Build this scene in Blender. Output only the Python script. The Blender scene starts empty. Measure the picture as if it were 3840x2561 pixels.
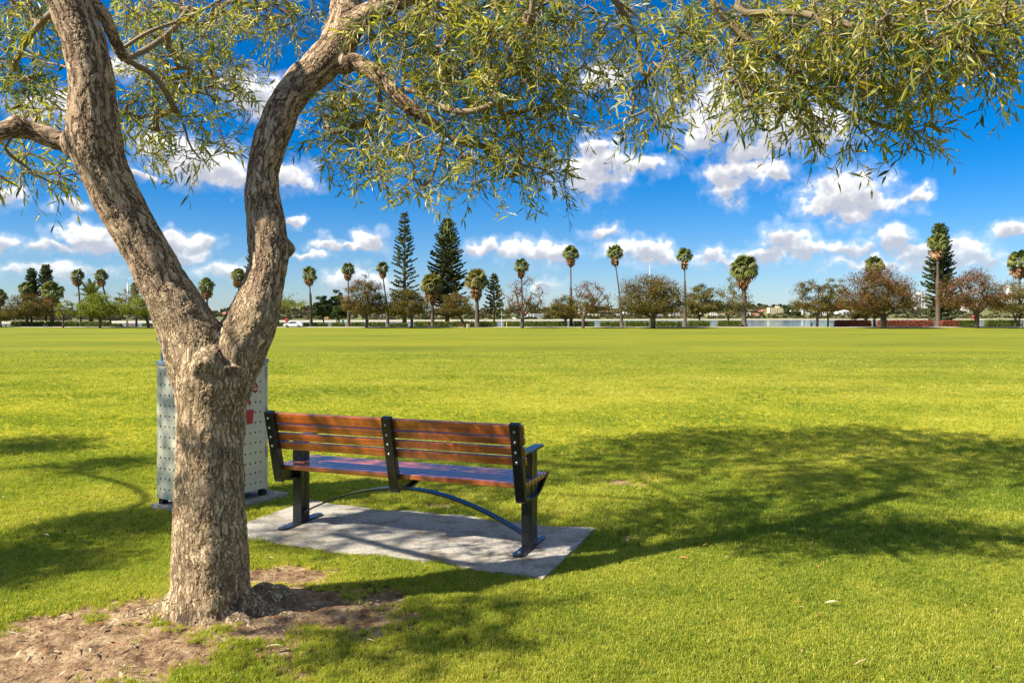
import bpy, bmesh, math, random
import numpy as np
from mathutils import Vector, Matrix

random.seed(7)
RNG = np.random.default_rng(11)
SC = bpy.context.scene
COL = SC.collection
R = math.radians

# ------------------------------------------------------------------ camera
F, CX, HY, EYE = 2987.0, 1920.0, 1190.0, 1.5     # focal length in photo pixels, optical centre, horizon row, eye height
cam = bpy.data.cameras.new('camera')
cam.sensor_width = 36.0
cam.lens = 36.0 * F / 3840.0
cam.shift_y = (HY - 1280.5) / 3840.0
cam.clip_start, cam.clip_end = 0.05, 20000.0
cam_o = bpy.data.objects.new('camera', cam)
cam_o.location = (0, 0, EYE)
cam_o.rotation_euler = (R(90), 0, 0)
COL.objects.link(cam_o)
SC.camera = cam_o

# ------------------------------------------------------------------ sun and sky
SUN_EL = R(43)
SUN_AZ = math.atan2(-0.906, -0.423)          # from +Y towards +X: the sun stands to the left, a little behind the camera
SUN_DIR = Vector((math.sin(SUN_AZ) * math.cos(SUN_EL), math.cos(SUN_AZ) * math.cos(SUN_EL), math.sin(SUN_EL)))
sun = bpy.data.lights.new('sun', 'SUN')
sun.energy = 5.0
sun.angle = R(0.55)
sun.color = (1.0, 0.93, 0.80)
sun_o = bpy.data.objects.new('sun', sun)
sun_o.rotation_euler = SUN_DIR.to_track_quat('Z', 'Y').to_euler()
sun_o.location = (-30, -12, 40)
COL.objects.link(sun_o)

SC.view_settings.view_transform = 'Standard'
SC.view_settings.look = 'None'
SC.view_settings.gamma = 1.0
SC.view_settings.use_curve_mapping = False
SC.view_settings.exposure = 1.03
SC.cycles.use_denoising = True
SC.cycles.max_bounces = 6
SC.cycles.diffuse_bounces = 3
SC.cycles.use_adaptive_sampling = True
SC.cycles.adaptive_threshold = 0.025
SC.cycles.transparent_max_bounces = 6
SC.cycles.sample_clamp_indirect = 6.0


class NT:
    """small helper for writing node trees"""
    def __init__(self, nt):
        self.nt = nt

    def n(self, typ, ins=None, **props):
        nd = self.nt.nodes.new(typ)
        for k, v in props.items():
            setattr(nd, k, v)
        for k, v in (ins or {}).items():
            self.put(nd, k, v)
        return nd

    def put(self, nd, k, v):
        s = nd.inputs[k]
        if isinstance(v, bpy.types.Node):
            v = v.outputs[0]
        if isinstance(v, bpy.types.NodeSocket):
            self.nt.links.new(v, s)
        else:
            if isinstance(v, (tuple, list)) and s.type == 'RGBA' and len(v) == 3:
                v = (*v, 1.0)
            s.default_value = v

    def math(self, op, a, b=None, c=None, clamp=False):
        nd = self.nt.nodes.new('ShaderNodeMath')
        nd.operation = op
        nd.use_clamp = clamp
        for i, v in enumerate((a, b, c)):
            if v is not None:
                self.put(nd, i, v)
        return nd.outputs[0]

    def vmath(self, op, a, b=None, scale=None):
        nd = self.nt.nodes.new('ShaderNodeVectorMath')
        nd.operation = op
        self.put(nd, 0, a)
        if b is not None:
            self.put(nd, 1, b)
        if scale is not None:
            self.put(nd, 'Scale', scale)
        return nd.outputs['Value'] if op in ('LENGTH', 'DOT_PRODUCT', 'DISTANCE') else nd.outputs[0]

    def mix(self, fac, a, b, blend='MIX'):
        nd = self.nt.nodes.new('ShaderNodeMix')
        nd.data_type = 'RGBA'
        nd.blend_type = blend
        self.put(nd, 0, fac)
        for k, v in ((6, a), (7, b)):
            self.put(nd, k, v)
        return nd.outputs[2]

    def ramp(self, fac, stops, interp='LINEAR'):
        nd = self.nt.nodes.new('ShaderNodeValToRGB')
        cr = nd.color_ramp
        cr.interpolation = interp
        while len(cr.elements) < len(stops):
            cr.elements.new(0.5)
        for e, (p, c) in zip(cr.elements, stops):
            e.position = p
            e.color = (*c, 1.0) if isinstance(c, (tuple, list)) else (c, c, c, 1.0)
        self.put(nd, 0, fac)
        return nd.outputs[0]

    def noise(self, vec, scale, detail=4.0, rough=0.55, dist=0.0):
        nd = self.n('ShaderNodeTexNoise', {'Scale': scale, 'Detail': detail, 'Roughness': rough, 'Distortion': dist})
        if vec is not None:
            self.put(nd, 'Vector', vec)
        return nd.outputs[0]

    def smooth(self, v, lo, hi, a=0.0, b=1.0):
        nd = self.n('ShaderNodeMapRange', {'Value': v, 'From Min': lo, 'From Max': hi, 'To Min': a, 'To Max': b}, interpolation_type='SMOOTHSTEP')
        return nd.outputs[0]


world = bpy.data.worlds.new('World')
SC.world = world
world.use_nodes = True
world.cycles.sampling_method = 'MANUAL'
world.cycles.sample_map_resolution = 512
wt = NT(world.node_tree)
world.node_tree.nodes.clear()


def sky_dir(px, py):
    tx, tz = (px - CX) / F, (HY - py) / F
    return math.atan(tx), tz / math.sqrt(1 + tx * tx)


# cumulus: (column, row, half width, half height) in the photograph's frame, turned into azimuth and slope
CLOUDS = [
    (2760, 420, 230, 150), (2980, 480, 230, 95), (2640, 500, 110, 70), (2830, 340, 140, 90), (2820, 575, 130, 40), (2735, 640, 120, 55), (2720, 705, 85, 60), (2680, 660, 60, 50),
    (2915, 640, 90, 45), (2960, 665, 50, 25), (2200, 660, 150, 85), (2270, 610, 130, 80), (2250, 545, 90, 50), (2400, 625, 110, 42),
    (3180, 720, 150, 80), (3270, 760, 130, 55), (3100, 765, 120, 45), (3190, 810, 90, 40), (3425, 735, 52, 26),
    (2930, 895, 100, 50), (3030, 930, 140, 36), (2860, 960, 130, 26), (3180, 935, 100, 34), (3340, 905, 85, 42), (3440, 950, 130, 36),
    (3600, 945, 110, 48), (3520, 985, 170, 26), (3260, 985, 150, 22), (3700, 975, 80, 30), (3810, 865, 90, 36), (3860, 990, 90, 30),
    (2250, 880, 70, 28), (2350, 925, 110, 34), (2440, 935, 80, 40), (2500, 970, 110, 30), (2650, 965, 75, 36), (2720, 985, 60, 20),
    (1960, 935, 130, 42), (2010, 945, 130, 50), (1820, 925, 80, 32), (2100, 955, 90, 34), (1400, 900, 72, 42), (1345, 925, 70, 26), (1225, 910, 58, 24), (1290, 915, 40, 15), (1105, 840, 48, 22),
    (330, 880, 95, 40), (390, 915, 100, 38), (150, 920, 95, 26), (-20, 905, 80, 40), (250, 925, 80, 22), (745, 905, 95, 32), (680, 945, 90, 40), (640, 900, 70, 35),
    (760, 620, 200, 75), (880, 660, 170, 55), (640, 560, 130, 60), (1090, 655, 95, 55), (960, 350, 130, 70), (1030, 410, 90, 50), (250, 768, 48, 20), (20, 740, 75, 45), (530, 665, 60, 22),
    (1310, 1045, 120, 45), (1420, 1060, 90, 36), (860, 1020, 120, 34), (1150, 950, 60, 16), (200, 1015, 170, 24), (2050, 1075, 60, 36),
    (2240, 300, 120, 60), (160, 400, 110, 50), (420, 250, 90, 40)]


def cloud_blobs(t, vec):
    """largest (1 - distance) over all cloud ellipses, three ellipses to a vector; the second output looks a little higher up"""
    sep = t.n('ShaderNodeSeparateXYZ', {0: vec})
    xx = t.n('ShaderNodeCombineXYZ', {0: sep.outputs[0], 1: sep.outputs[0], 2: sep.outputs[0]}).outputs[0]
    yy = t.n('ShaderNodeCombineXYZ', {0: sep.outputs[1], 1: sep.outputs[1], 2: sep.outputs[1]}).outputs[0]
    cl = list(CLOUDS)
    while len(cl) % 3:
        cl.append(cl[-1])
    acc = acc2 = None
    lift = 0.55

    def mad(a, m, c):
        nd = t.nt.nodes.new('ShaderNodeVectorMath')
        nd.operation = 'MULTIPLY_ADD'
        for i, v in enumerate((a, m, c)):
            t.put(nd, i, v)
        return nd.outputs[0]
    for k in range(0, len(cl), 3):
        sx, ox, sy, oy = [], [], [], []
        for (px, py, rx, ry) in cl[k:k + 3]:
            a, h = sky_dir(px, py)
            sx.append(F / (rx * 1.05)); ox.append(-a * F / (rx * 1.05))
            sy.append(F / (ry * 1.12)); oy.append(-h * F / (ry * 1.12))
        qx, qy = mad(xx, tuple(sx), tuple(ox)), mad(yy, tuple(sy), tuple(oy))
        r2 = mad(qx, qx, t.vmath('MULTIPLY', qy, qy))
        r3 = mad(qy, (2 * lift,) * 3, r2)
        acc = r2 if acc is None else t.vmath('MINIMUM', acc, r2)
        acc2 = r3 if acc2 is None else t.vmath('MINIMUM', acc2, r3)

    def fold(v, c):
        s3 = t.n('ShaderNodeSeparateXYZ', {0: v})
        m = t.math('MINIMUM', t.math('MINIMUM', s3.outputs[0], s3.outputs[1]), s3.outputs[2])
        return t.math('SUBTRACT', 1.0, t.math('SQRT', t.math('MAXIMUM', t.math('ADD', m, c), 0.0)))
    return fold(acc, 0.0), fold(acc2, lift * lift)


def noise2(t, vec, scale, detail, rough):
    return t.n('ShaderNodeTexNoise', {'Vector': vec, 'Scale': scale, 'Detail': detail, 'Roughness': rough}, noise_dimensions='2D').outputs[0]


tc = wt.n('ShaderNodeTexCoord')
sp = wt.n('ShaderNodeSeparateXYZ', {0: tc.outputs['Generated']})
az = wt.math('ARCTAN2', sp.outputs[0], sp.outputs[1])
hor = wt.math('SQRT', wt.math('ADD', wt.math('MULTIPLY', sp.outputs[0], sp.outputs[0]), wt.math('ADD', wt.math('MULTIPLY', sp.outputs[1], sp.outputs[1]), 1e-5)))
slope = wt.math('DIVIDE', sp.outputs[2], hor)
vec = wt.n('ShaderNodeCombineXYZ', {0: az, 1: slope, 2: 0.0}).outputs[0]
w1 = noise2(wt, vec, 22.0, 2.0, 0.6)
w2 = noise2(wt, wt.vmath('ADD', vec, (7.3, 3.1, 0)), 30.0, 2.0, 0.6)
warp = wt.n('ShaderNodeCombineXYZ', {0: wt.math('MULTIPLY', wt.math('SUBTRACT', w1, 0.5), 0.045), 1: wt.math('MULTIPLY', wt.math('SUBTRACT', w2, 0.5), 0.030), 2: 0.0}).outputs[0]
wv = wt.vmath('ADD', vec, warp)
fine = wt.math('SUBTRACT', noise2(wt, vec, 55.0, 5.0, 0.62), 0.5)
lump_a = wt.math('SUBTRACT', noise2(wt, vec, 24.0, 3.0, 0.6), 0.5)
# the same broken cloud round the rest of the horizon
rest = wt.n('ShaderNodeTexNoise', {'Vector': wt.vmath('MULTIPLY', tc.outputs['Generated'], (1.0, 1.0, 1.6)), 'Scale': 3.4, 'Detail': 3.0, 'Roughness': 0.55}).outputs[0]
rest = wt.math('MULTIPLY', wt.math('SUBTRACT', rest, 0.50), 4.0)
fwd = wt.smooth(wt.math('ABSOLUTE', az), 0.66, 0.85)                      # outside the frame to the sides and behind,
over = wt.smooth(slope, 0.50, 0.80)                                       # and overhead, unseen cloud added to brighten the shaded ground
rest = wt.math('ADD', rest, wt.math('MULTIPLY', wt.math('SUBTRACT', wt.math('MAXIMUM', fwd, over), 1.0), 1.8))
blob0, blob1 = cloud_blobs(wt, wv)
dens = wt.math('MAXIMUM', blob0, rest)
dens = wt.math('ADD', dens, wt.math('ADD', wt.math('MULTIPLY', fine, 1.15), wt.math('MULTIPLY', lump_a, 0.65)))
lump_b = wt.math('SUBTRACT', noise2(wt, wt.vmath('ADD', vec, (-0.004, 0.010, 0)), 38.0, 3.0, 0.6), 0.5)
dens1 = wt.math('ADD', wt.math('MAXIMUM', blob1, rest), wt.math('MULTIPLY', lump_b, 1.5))
alpha = wt.math('MAXIMUM', wt.smooth(dens, 0.02, 0.55), wt.smooth(dens, -0.42, 0.5, 0.0, 0.34))
shade = wt.smooth(dens1, -0.30, 0.85)
sky = wt.n('ShaderNodeTexSky', sky_type='NISHITA', sun_disc=False, sun_elevation=SUN_EL, sun_rotation=SUN_AZ % (2 * math.pi), altitude=0.0, air_density=1.0, dust_density=0.2, ozone_density=4.0)
skyc = wt.mix(1.0, sky, wt.mix(wt.smooth(slope, 0.0, 0.20), (0.56, 0.66, 0.84), (0.25, 0.53, 0.83)), 'MULTIPLY')
skyc = wt.n('ShaderNodeHueSaturation', {'Saturation': 1.12, 'Color': skyc}).outputs[0]
cl_col = wt.mix(shade, (8.9, 8.6, 8.1), (3.7, 3.8, 4.25))
up = wt.smooth(slope, 0.02, 0.10)
a2 = wt.math('MULTIPLY', alpha, wt.math('ADD', wt.math('MULTIPLY', up, 0.47), 0.48))
skym = wt.mix(a2, skyc, cl_col)
bg = wt.n('ShaderNodeBackground', {'Color': skym, 'Strength': 0.08})
wo = wt.n('ShaderNodeOutputWorld', {'Surface': bg})

# ------------------------------------------------------------------ helpers
def P(px, py, D):
    """a point of the place seen at photo column px, row py and standing D metres away"""
    return Vector(((px - CX) / F * D, D, EYE + (HY - py) / F * D))


def tag(o, label=None, cat=None, group=None, kind=None):
    for k, v in (('label', label), ('category', cat), ('group', group), ('kind', kind)):
        if v:
            o[k] = v
    return o


def empty(name, loc=(0, 0, 0), rz=0.0):
    o = bpy.data.objects.new(name, None)
    o.location = loc
    o.rotation_euler = (0, 0, rz)
    o.empty_display_size = 0.2
    COL.objects.link(o)
    return o


def link(name, me, mat=None, parent=None, loc=None):
    o = bpy.data.objects.new(name, me)
    if mat is not None and not me.materials:
        me.materials.append(mat)
    if parent is not None:
        o.parent = parent
    if loc is not None:
        o.location = loc
    COL.objects.link(o)
    return o


class MB:
    """collects pieces and links them as one mesh object"""
    def __init__(self):
        self.v, self.f, self.n = [], [], 0
        self.t = []

    def add(self, verts, faces, tint=None):
        verts = np.asarray(verts, dtype=np.float32).reshape(-1, 3)
        if isinstance(faces, np.ndarray):
            faces = (faces + self.n).tolist()
        else:
            faces = [[i + self.n for i in f] for f in faces]
        self.v.append(verts)
        self.f.extend(faces)
        self.t.extend([tint if tint is not None else 0.5] * len(faces) if not isinstance(tint, (list, np.ndarray)) else list(tint))
        self.n += len(verts)
        return self

    def box(self, c, s, rot=None, tint=None):
        x, y, z = (k / 2 for k in s)
        v = np.array([(-x, -y, -z), (x, -y, -z), (x, y, -z), (-x, y, -z), (-x, -y, z), (x, -y, z), (x, y, z), (-x, y, z)])
        if rot is not None:
            v = v @ np.array(rot.to_3x3()).T
        v = v + np.array(c)
        return self.add(v, [[0, 3, 2, 1], [4, 5, 6, 7], [0, 1, 5, 4], [1, 2, 6, 5], [2, 3, 7, 6], [3, 0, 4, 7]], tint)

    def cbox(self, c, s, bev=0.004, seg=2, rot=None):
        bm = bmesh.new()
        bmesh.ops.create_cube(bm, size=1.0)
        for v in bm.verts:
            v.co = Vector((v.co.x * s[0], v.co.y * s[1], v.co.z * s[2]))
        bmesh.ops.bevel(bm, geom=bm.edges[:], offset=bev, segments=seg, affect='EDGES', profile=0.6)
        v = np.array([p.co for p in bm.verts])
        bm.verts.index_update()
        f = [[p.index for p in q.verts] for q in bm.faces]
        bm.free()
        if rot is not None:
            v = v @ np.array(rot.to_3x3()).T
        return self.add(v + np.array(c), f)

    def tube(self, pts, rad, seg=8, cap=True, tint=None):
        v, f = tube_arrays(pts, rad, seg, cap)
        return self.add(v, f, tint)

    def prism(self, poly, axis_to, thick, tint=None):
        """poly: 2-D outline; axis_to maps (a, b, t) to a point; thick: extent along t from -thick/2 to thick/2"""
        n = len(poly)
        v = [axis_to(a, b, -thick / 2) for a, b in poly] + [axis_to(a, b, thick / 2) for a, b in poly]
        f = [list(range(n))[::-1], list(range(n, 2 * n))] + [[i, (i + 1) % n, n + (i + 1) % n, n + i] for i in range(n)]
        return self.add(v, f, tint)

    def mesh(self, name, smooth=False):
        me = bpy.data.meshes.new(name)
        v = np.concatenate(self.v) if self.v else np.zeros((0, 3), np.float32)
        me.vertices.add(len(v))
        me.vertices.foreach_set('co', v.astype(np.float32).ravel())
        sizes = np.array([len(f) for f in self.f], dtype=np.int32)
        idx = np.fromiter((i for f in self.f for i in f), dtype=np.int32)
        me.loops.add(len(idx))
        me.loops.foreach_set('vertex_index', idx)
        me.polygons.add(len(sizes))
        st = np.zeros(len(sizes), np.int32)
        if len(sizes):
            st[1:] = np.cumsum(sizes)[:-1]
        me.polygons.foreach_set('loop_start', st)
        me.polygons.foreach_set('use_smooth', np.full(len(sizes), bool(smooth)))
        at = me.attributes.new('tint', 'FLOAT', 'FACE')
        at.data.foreach_set('value', np.asarray(self.t, dtype=np.float32))
        me.update(calc_edges=True)
        me.validate()
        return me

    def build(self, name, mat, parent=None, smooth=False, loc=None):
        return link(name, self.mesh(name, smooth), mat, parent, loc)


def tube_arrays(pts, rad, seg=8, cap=True):
    pts = [tuple(map(float, p)) for p in pts]
    n = len(pts)
    rad = [float(r_) for r_ in rad] if np.ndim(rad) else [float(rad)] * n
    ang = [2 * math.pi * k / seg for k in range(seg)]
    cs = [(math.cos(a), math.sin(a)) for a in ang]
    V, u = [], None
    for i in range(n):
        a, b = pts[max(0, i - 1)], pts[min(n - 1, i + 1)]
        tx, ty, tz = b[0] - a[0], b[1] - a[1], b[2] - a[2]
        L = math.sqrt(tx * tx + ty * ty + tz * tz) + 1e-12
        tx, ty, tz = tx / L, ty / L, tz / L
        if u is None:
            u = (ty, -tx, 0.0) if abs(tz) < 0.9 else (0.0, tz, -ty)
        d = u[0] * tx + u[1] * ty + u[2] * tz
        ux, uy, uz = u[0] - tx * d, u[1] - ty * d, u[2] - tz * d
        L = math.sqrt(ux * ux + uy * uy + uz * uz) + 1e-12
        ux, uy, uz = ux / L, uy / L, uz / L
        u = (ux, uy, uz)
        wx, wy, wz = ty * uz - tz * uy, tz * ux - tx * uz, tx * uy - ty * ux
        r_, p = rad[i], pts[i]
        for c, s in cs:
            V.append((p[0] + r_ * (c * ux + s * wx), p[1] + r_ * (c * uy + s * wy), p[2] + r_ * (c * uz + s * wz)))
    f = []
    for i in range(n - 1):
        a, b = i * seg, (i + 1) * seg
        for j in range(seg):
            k = (j + 1) % seg
            f.append([a + j, a + k, b + k, b + j])
    if cap:
        f.append(list(range(seg))[::-1])
        f.append(list(range((n - 1) * seg, n * seg)))
    return V, f


def smooth_path(pts, n=8):
    """Catmull-Rom through the points (rows of any width)"""
    p = np.asarray(pts, dtype=float)
    p = np.vstack([2 * p[0] - p[1], p, 2 * p[-1] - p[-2]])
    out = []
    for i in range(1, len(p) - 2):
        for t in np.linspace(0, 1, n, endpoint=False):
            a, b, c, d = p[i - 1], p[i], p[i + 1], p[i + 2]
            out.append(0.5 * ((2 * b) + (c - a) * t + (2 * a - 5 * b + 4 * c - d) * t * t + (3 * b - a - 3 * c + d) * t ** 3))
    out.append(p[-2])
    return np.array(out)


_perm = np.random.default_rng(3).permutation(512)


def vnoise(x, y):
    """value noise on the plane, about -1..1"""
    xi, yi = np.floor(x).astype(int), np.floor(y).astype(int)
    xf, yf = x - xi, y - yi
    u, v = xf * xf * (3 - 2 * xf), yf * yf * (3 - 2 * yf)

    def h(a, b):
        return _perm[(_perm[a & 511] + b) & 511] / 255.5 - 1.0
    return (h(xi, yi) * (1 - u) + h(xi + 1, yi) * u) * (1 - v) + (h(xi, yi + 1) * (1 - u) + h(xi + 1, yi + 1) * u) * v


def fbm(x, y, octv=4):
    s, a = 0, 1.0
    for k in range(octv):
        s = s + a * vnoise(x * 2 ** k + 17.3 * k, y * 2 ** k - 9.1 * k)
        a *= 0.5
    return s / 1.9


# ------------------------------------------------------------------ materials
def new_mat(name):
    m = bpy.data.materials.new(name)
    m.use_nodes = True
    m.node_tree.nodes.clear()
    t = NT(m.node_tree)
    out = t.n('ShaderNodeOutputMaterial')
    return m, t, out


def plain(name, col, rough=0.6, metal=0.0, var=0.12, scale=20.0, bump=0.0, spec=0.5, coat=0.0):
    m, t, out = new_mat(name)
    co = t.n('ShaderNodeTexCoord').outputs['Object']
    nz = t.noise(co, scale, 5.0, 0.6)
    c = t.mix(t.math('MULTIPLY', t.math('SUBTRACT', nz, 0.5), 2 * var, clamp=False), col, tuple(k * 0.45 for k in col))
    nz2 = t.noise(co, scale * 0.23, 3.0, 0.6)
    c = t.mix(t.smooth(nz2, 0.45, 0.75, 0.0, var * 2), c, tuple(k * 0.6 for k in col))
    b = t.n('ShaderNodeBsdfPrincipled', {'Base Color': c, 'Metallic': metal, 'Specular IOR Level': spec, 'Coat Weight': coat,
                                         'Roughness': t.math('ADD', t.math('MULTIPLY', t.math('SUBTRACT', nz, 0.5), 0.25), rough)})
    if bump:
        bp = t.n('ShaderNodeBump', {'Height': t.noise(co, scale * 4, 4.0), 'Strength': bump, 'Distance': 0.01})
        t.put(b, 'Normal', bp)
    t.put(out, 'Surface', b)
    return m


def leaf_mat(name, stops, transl=0.35, rough=0.5, spec=0.3, obj_random=False, patch=None):
    """foliage: colour picked per leaf by its tint, some light let through"""
    m, t, out = new_mat(name)
    if obj_random:
        fac = t.n('ShaderNodeObjectInfo').outputs['Random']
        a = t.n('ShaderNodeAttribute', attribute_name='tint').outputs['Fac']
        fac = t.math('ADD', t.math('MULTIPLY', fac, 0.6), t.math('MULTIPLY', a, 0.4))
    else:
        fac = t.n('ShaderNodeAttribute', attribute_name='tint').outputs['Fac']
    col = t.ramp(fac, stops)
    b = t.n('ShaderNodeBsdfPrincipled', {'Base Color': col, 'Roughness': rough, 'Specular IOR Level': spec})
    tr = t.n('ShaderNodeBsdfTranslucent', {'Color': t.mix(0.5, col, (0.9, 0.85, 0.12), 'MULTIPLY')})
    tr2 = t.n('ShaderNodeHueSaturation', {'Color': col, 'Value': 1.35, 'Saturation': 1.1})
    t.put(tr, 'Color', tr2)
    t.put(out, 'Surface', t.n('ShaderNodeMixShader', {0: transl, 1: b, 2: tr}))
    return m


def leaf_cards(pts, size, rng, flat=0.0, aspect=1.8, up=None):
    """diamond leaf sprays at pts with random turn; returns verts, quads"""
    n = len(pts)
    d = rng.normal(size=(n, 3))
    if up is not None:
        d = d * (1 - up[3]) + np.array(up[:3]) * up[3] * 1.6
    d /= np.linalg.norm(d, axis=1)[:, None]
    e = rng.normal(size=(n, 3))
    if flat:
        e[:, 2] *= (1 - flat)
        d[:, 2] *= (1 - flat)
    e -= d * (e * d).sum(1)[:, None]
    e /= np.linalg.norm(e, axis=1)[:, None] + 1e-9
    s = size * rng.uniform(0.6, 1.4, n)[:, None]
    a, b = d * s * aspect / 2, e * s / 2
    v = np.stack([pts - a, pts - b * 1.0 + a * 0.1, pts + a, pts + b + a * 0.1], axis=1).reshape(-1, 3)
    f = np.arange(n * 4).reshape(-1, 4)
    return v, f


def grow(nodes, parents, targets, rng, step=0.12, wob=0.15, sag=0.0):
    """connects every target to the nearest limb already there, nearest first; returns node array, parents, tip ids"""
    tg = np.asarray(targets, float)
    cap = len(nodes) + len(tg) * 14 + 10
    N = np.zeros((cap, 3))
    k = len(nodes)
    N[:k] = np.asarray(nodes, float)
    par = list(parents)
    best = np.full(len(tg), 1e9)
    who = np.zeros(len(tg), int)
    for i in range(0, k, 2000):
        dd = np.linalg.norm(tg[:, None, :] - N[None, i:min(i + 2000, k)], axis=2)
        j = dd.argmin(1)
        m = dd[np.arange(len(tg)), j]
        upd = m < best
        best[upd] = m[upd]
        who[upd] = j[upd] + i
    done = np.zeros(len(tg), bool)
    tips = np.zeros(len(tg), int)
    for _ in range(len(tg)):
        bb = np.where(done, 1e9, best)
        i = int(bb.argmin())
        a, b = N[who[i]].copy(), tg[i]
        L = np.linalg.norm(b - a)
        m = int(min(12, max(1, round(L / step))))
        off = rng.normal(size=3) * wob * L
        prev = int(who[i])
        k0 = k
        for q in range(1, m + 1):
            s = q / m
            N[k] = a + (b - a) * s + off * (s * (1 - s)) * 1.6 + np.array([0, 0, sag * L * s * (1 - s)])
            par.append(prev)
            prev = k
            k += 1
        done[i] = True
        tips[i] = prev
        for q in range(k0, k):
            d = np.linalg.norm(tg - N[q], axis=1)
            upd = (d < best) & ~done
            best[upd] = d[upd]
            who[upd] = q
    return N[:k], par, tips


def limb_mesh(N, par, tips, r_tip, power=2.3, start=0, seg=5, r_max=1e9, fixed=None):
    """tubes along every chain of the grown skeleton; radii from the number of tips carried"""
    n = len(N)
    load = np.zeros(n)
    for tpi in tips:
        load[tpi] += 1
    for i in range(n - 1, -1, -1):
        if par[i] >= 0:
            load[par[i]] += load[i]
    rad = np.minimum(r_max, r_tip * np.maximum(load, 1) ** (1 / power))
    kids = [[] for _ in range(n)]
    for i in range(n):
        if par[i] >= 0:
            kids[par[i]].append(i)
    mb = MB()
    stack = []
    for i in range(n):
        if i >= start and (par[i] < start):
            stack.append((par[i] if par[i] >= 0 else None, i))
    while stack:
        p, i = stack.pop()
        chain, rr = [], []
        if p is not None:
            chain.append(N[p])
            rr.append(rad[i])
        while True:
            chain.append(N[i])
            rr.append(rad[i])
            ks = [q for q in kids[i] if q >= start]
            if not ks:
                break
            ks.sort(key=lambda q: -load[q])
            for q in ks[1:]:
                stack.append((i, q))
            i = ks[0]
        if len(chain) > 1:
            sg = seg + (3 if max(rr) > 8 * r_tip else 0)
            mb.tube(chain, rr, sg, cap=False)
    return mb, rad

# ------------------------------------------------------------------ the lie of the land
TREE = np.array([-1.50, 3.98])          # foot of the big tree


def gz(X, Y):
    X, Y = np.asarray(X, float), np.asarray(Y, float)
    z = np.interp(Y, [-50, 10, 30, 188, 197, 224, 232, 245], [0, 0, -0.06, -1.2, -0.95, -0.95, -1.9, -3.2])
    r2 = ((X - TREE[0]) / 0.9) ** 2 + ((Y - TREE[1]) / 0.75) ** 2
    z = z + 0.055 * np.exp(-r2)
    return z


def soil_mask(X, Y):
    """1 where the lawn has worn away to bare soil"""
    X, Y = np.asarray(X, float), np.asarray(Y, float)
    w = 0.36 * fbm(X * 2.1 + 3, Y * 2.1) + 0.50 * fbm(X * 6, Y * 7 + 5) + 0.16 * fbm(X * 19, Y * 19)
    d1 = 0.86 - np.sqrt(((X + 1.95) / 1.35) ** 2 + ((Y - 3.50) / 0.66) ** 2)
    d2 = 1.0 - np.sqrt(((X + 1.25) / 0.95) ** 2 + ((Y - 3.95) / 0.50) ** 2)
    d3 = 1.0 - np.sqrt(((X + 1.30) / 0.45) ** 2 + ((Y - 4.55) / 0.25) ** 2)
    d4 = (0.55 - np.sqrt(((X + 0.55) / 0.95) ** 2 + ((Y - 6.35) / 0.28) ** 2)) * 0.7     # worn strip in front of the bench
    d5 = (0.42 - np.sqrt(((X - 0.75) / 0.35) ** 2 + ((Y - 5.45) / 0.55) ** 2)) * 0.8     # scuffed corner by the slab
    d6 = (0.50 - np.sqrt(((X - 1.0) / 0.75) ** 2 + ((Y - 7.3) / 0.45) ** 2)) * 0.55
    d = np.maximum.reduce([d1, d2, d3, d4, d5, d6])
    return np.clip((d + w) * 2.2, 0, 1)


def make_lawn():
    rows = np.concatenate([np.array([-60, -25, -10, -4, 0, 1.2, 1.9]), 2.4 * 1.0125 ** np.arange(0, 366)])
    rows = rows[rows < 236]
    rows = np.concatenate([rows, [224.0, 228.0, 232.0, 240.0, 246.0]])
    rows = np.unique(rows)
    u = np.concatenate([[-1], np.linspace(-1, 1, 281), [1]])
    X = np.zeros((len(rows), len(u)))
    for i, D in enumerate(rows):
        w = max(3.0, abs(D)) * 0.74 + 0.8
        X[i] = u * w
        X[i, 0], X[i, -1] = -700.0, 700.0
    Y = np.repeat(rows[:, None], len(u), 1)
    soil = soil_mask(X, Y) * (Y < 12) * (Y > 1.5)
    Z = gz(X, Y)
    near = np.clip((14 - Y) / 8, 0, 1) * (Y > 1.5)
    Z = Z + near * (0.012 * fbm(X * 2.5, Y * 2.5) + soil * (0.022 * fbm(X * 9, Y * 9, 3) + 0.014 * fbm(X * 26, Y * 26, 2)) - 0.012 * soil)
    Z = Z + np.clip((Y - 14) / 30, 0, 1) * np.clip((190 - Y) / 20, 0, 1) * 0.05 * fbm(X * 0.07, Y * 0.05)
    v = np.stack([X, Y, Z], 2).reshape(-1, 3)
    a, b = len(rows), len(u)
    i = np.arange((a - 1) * (b - 1))
    p = (i // (b - 1)) * b + i % (b - 1)
    f = np.stack([p, p + 1, p + b + 1, p + b], 1)
    mb = MB()
    mb.add(v, f)
    me = mb.mesh('lawn', True)
    at = me.attributes.new('soil', 'FLOAT', 'POINT')
    at.data.foreach_set('value', soil.ravel().astype(np.float32))
    return me


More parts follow.
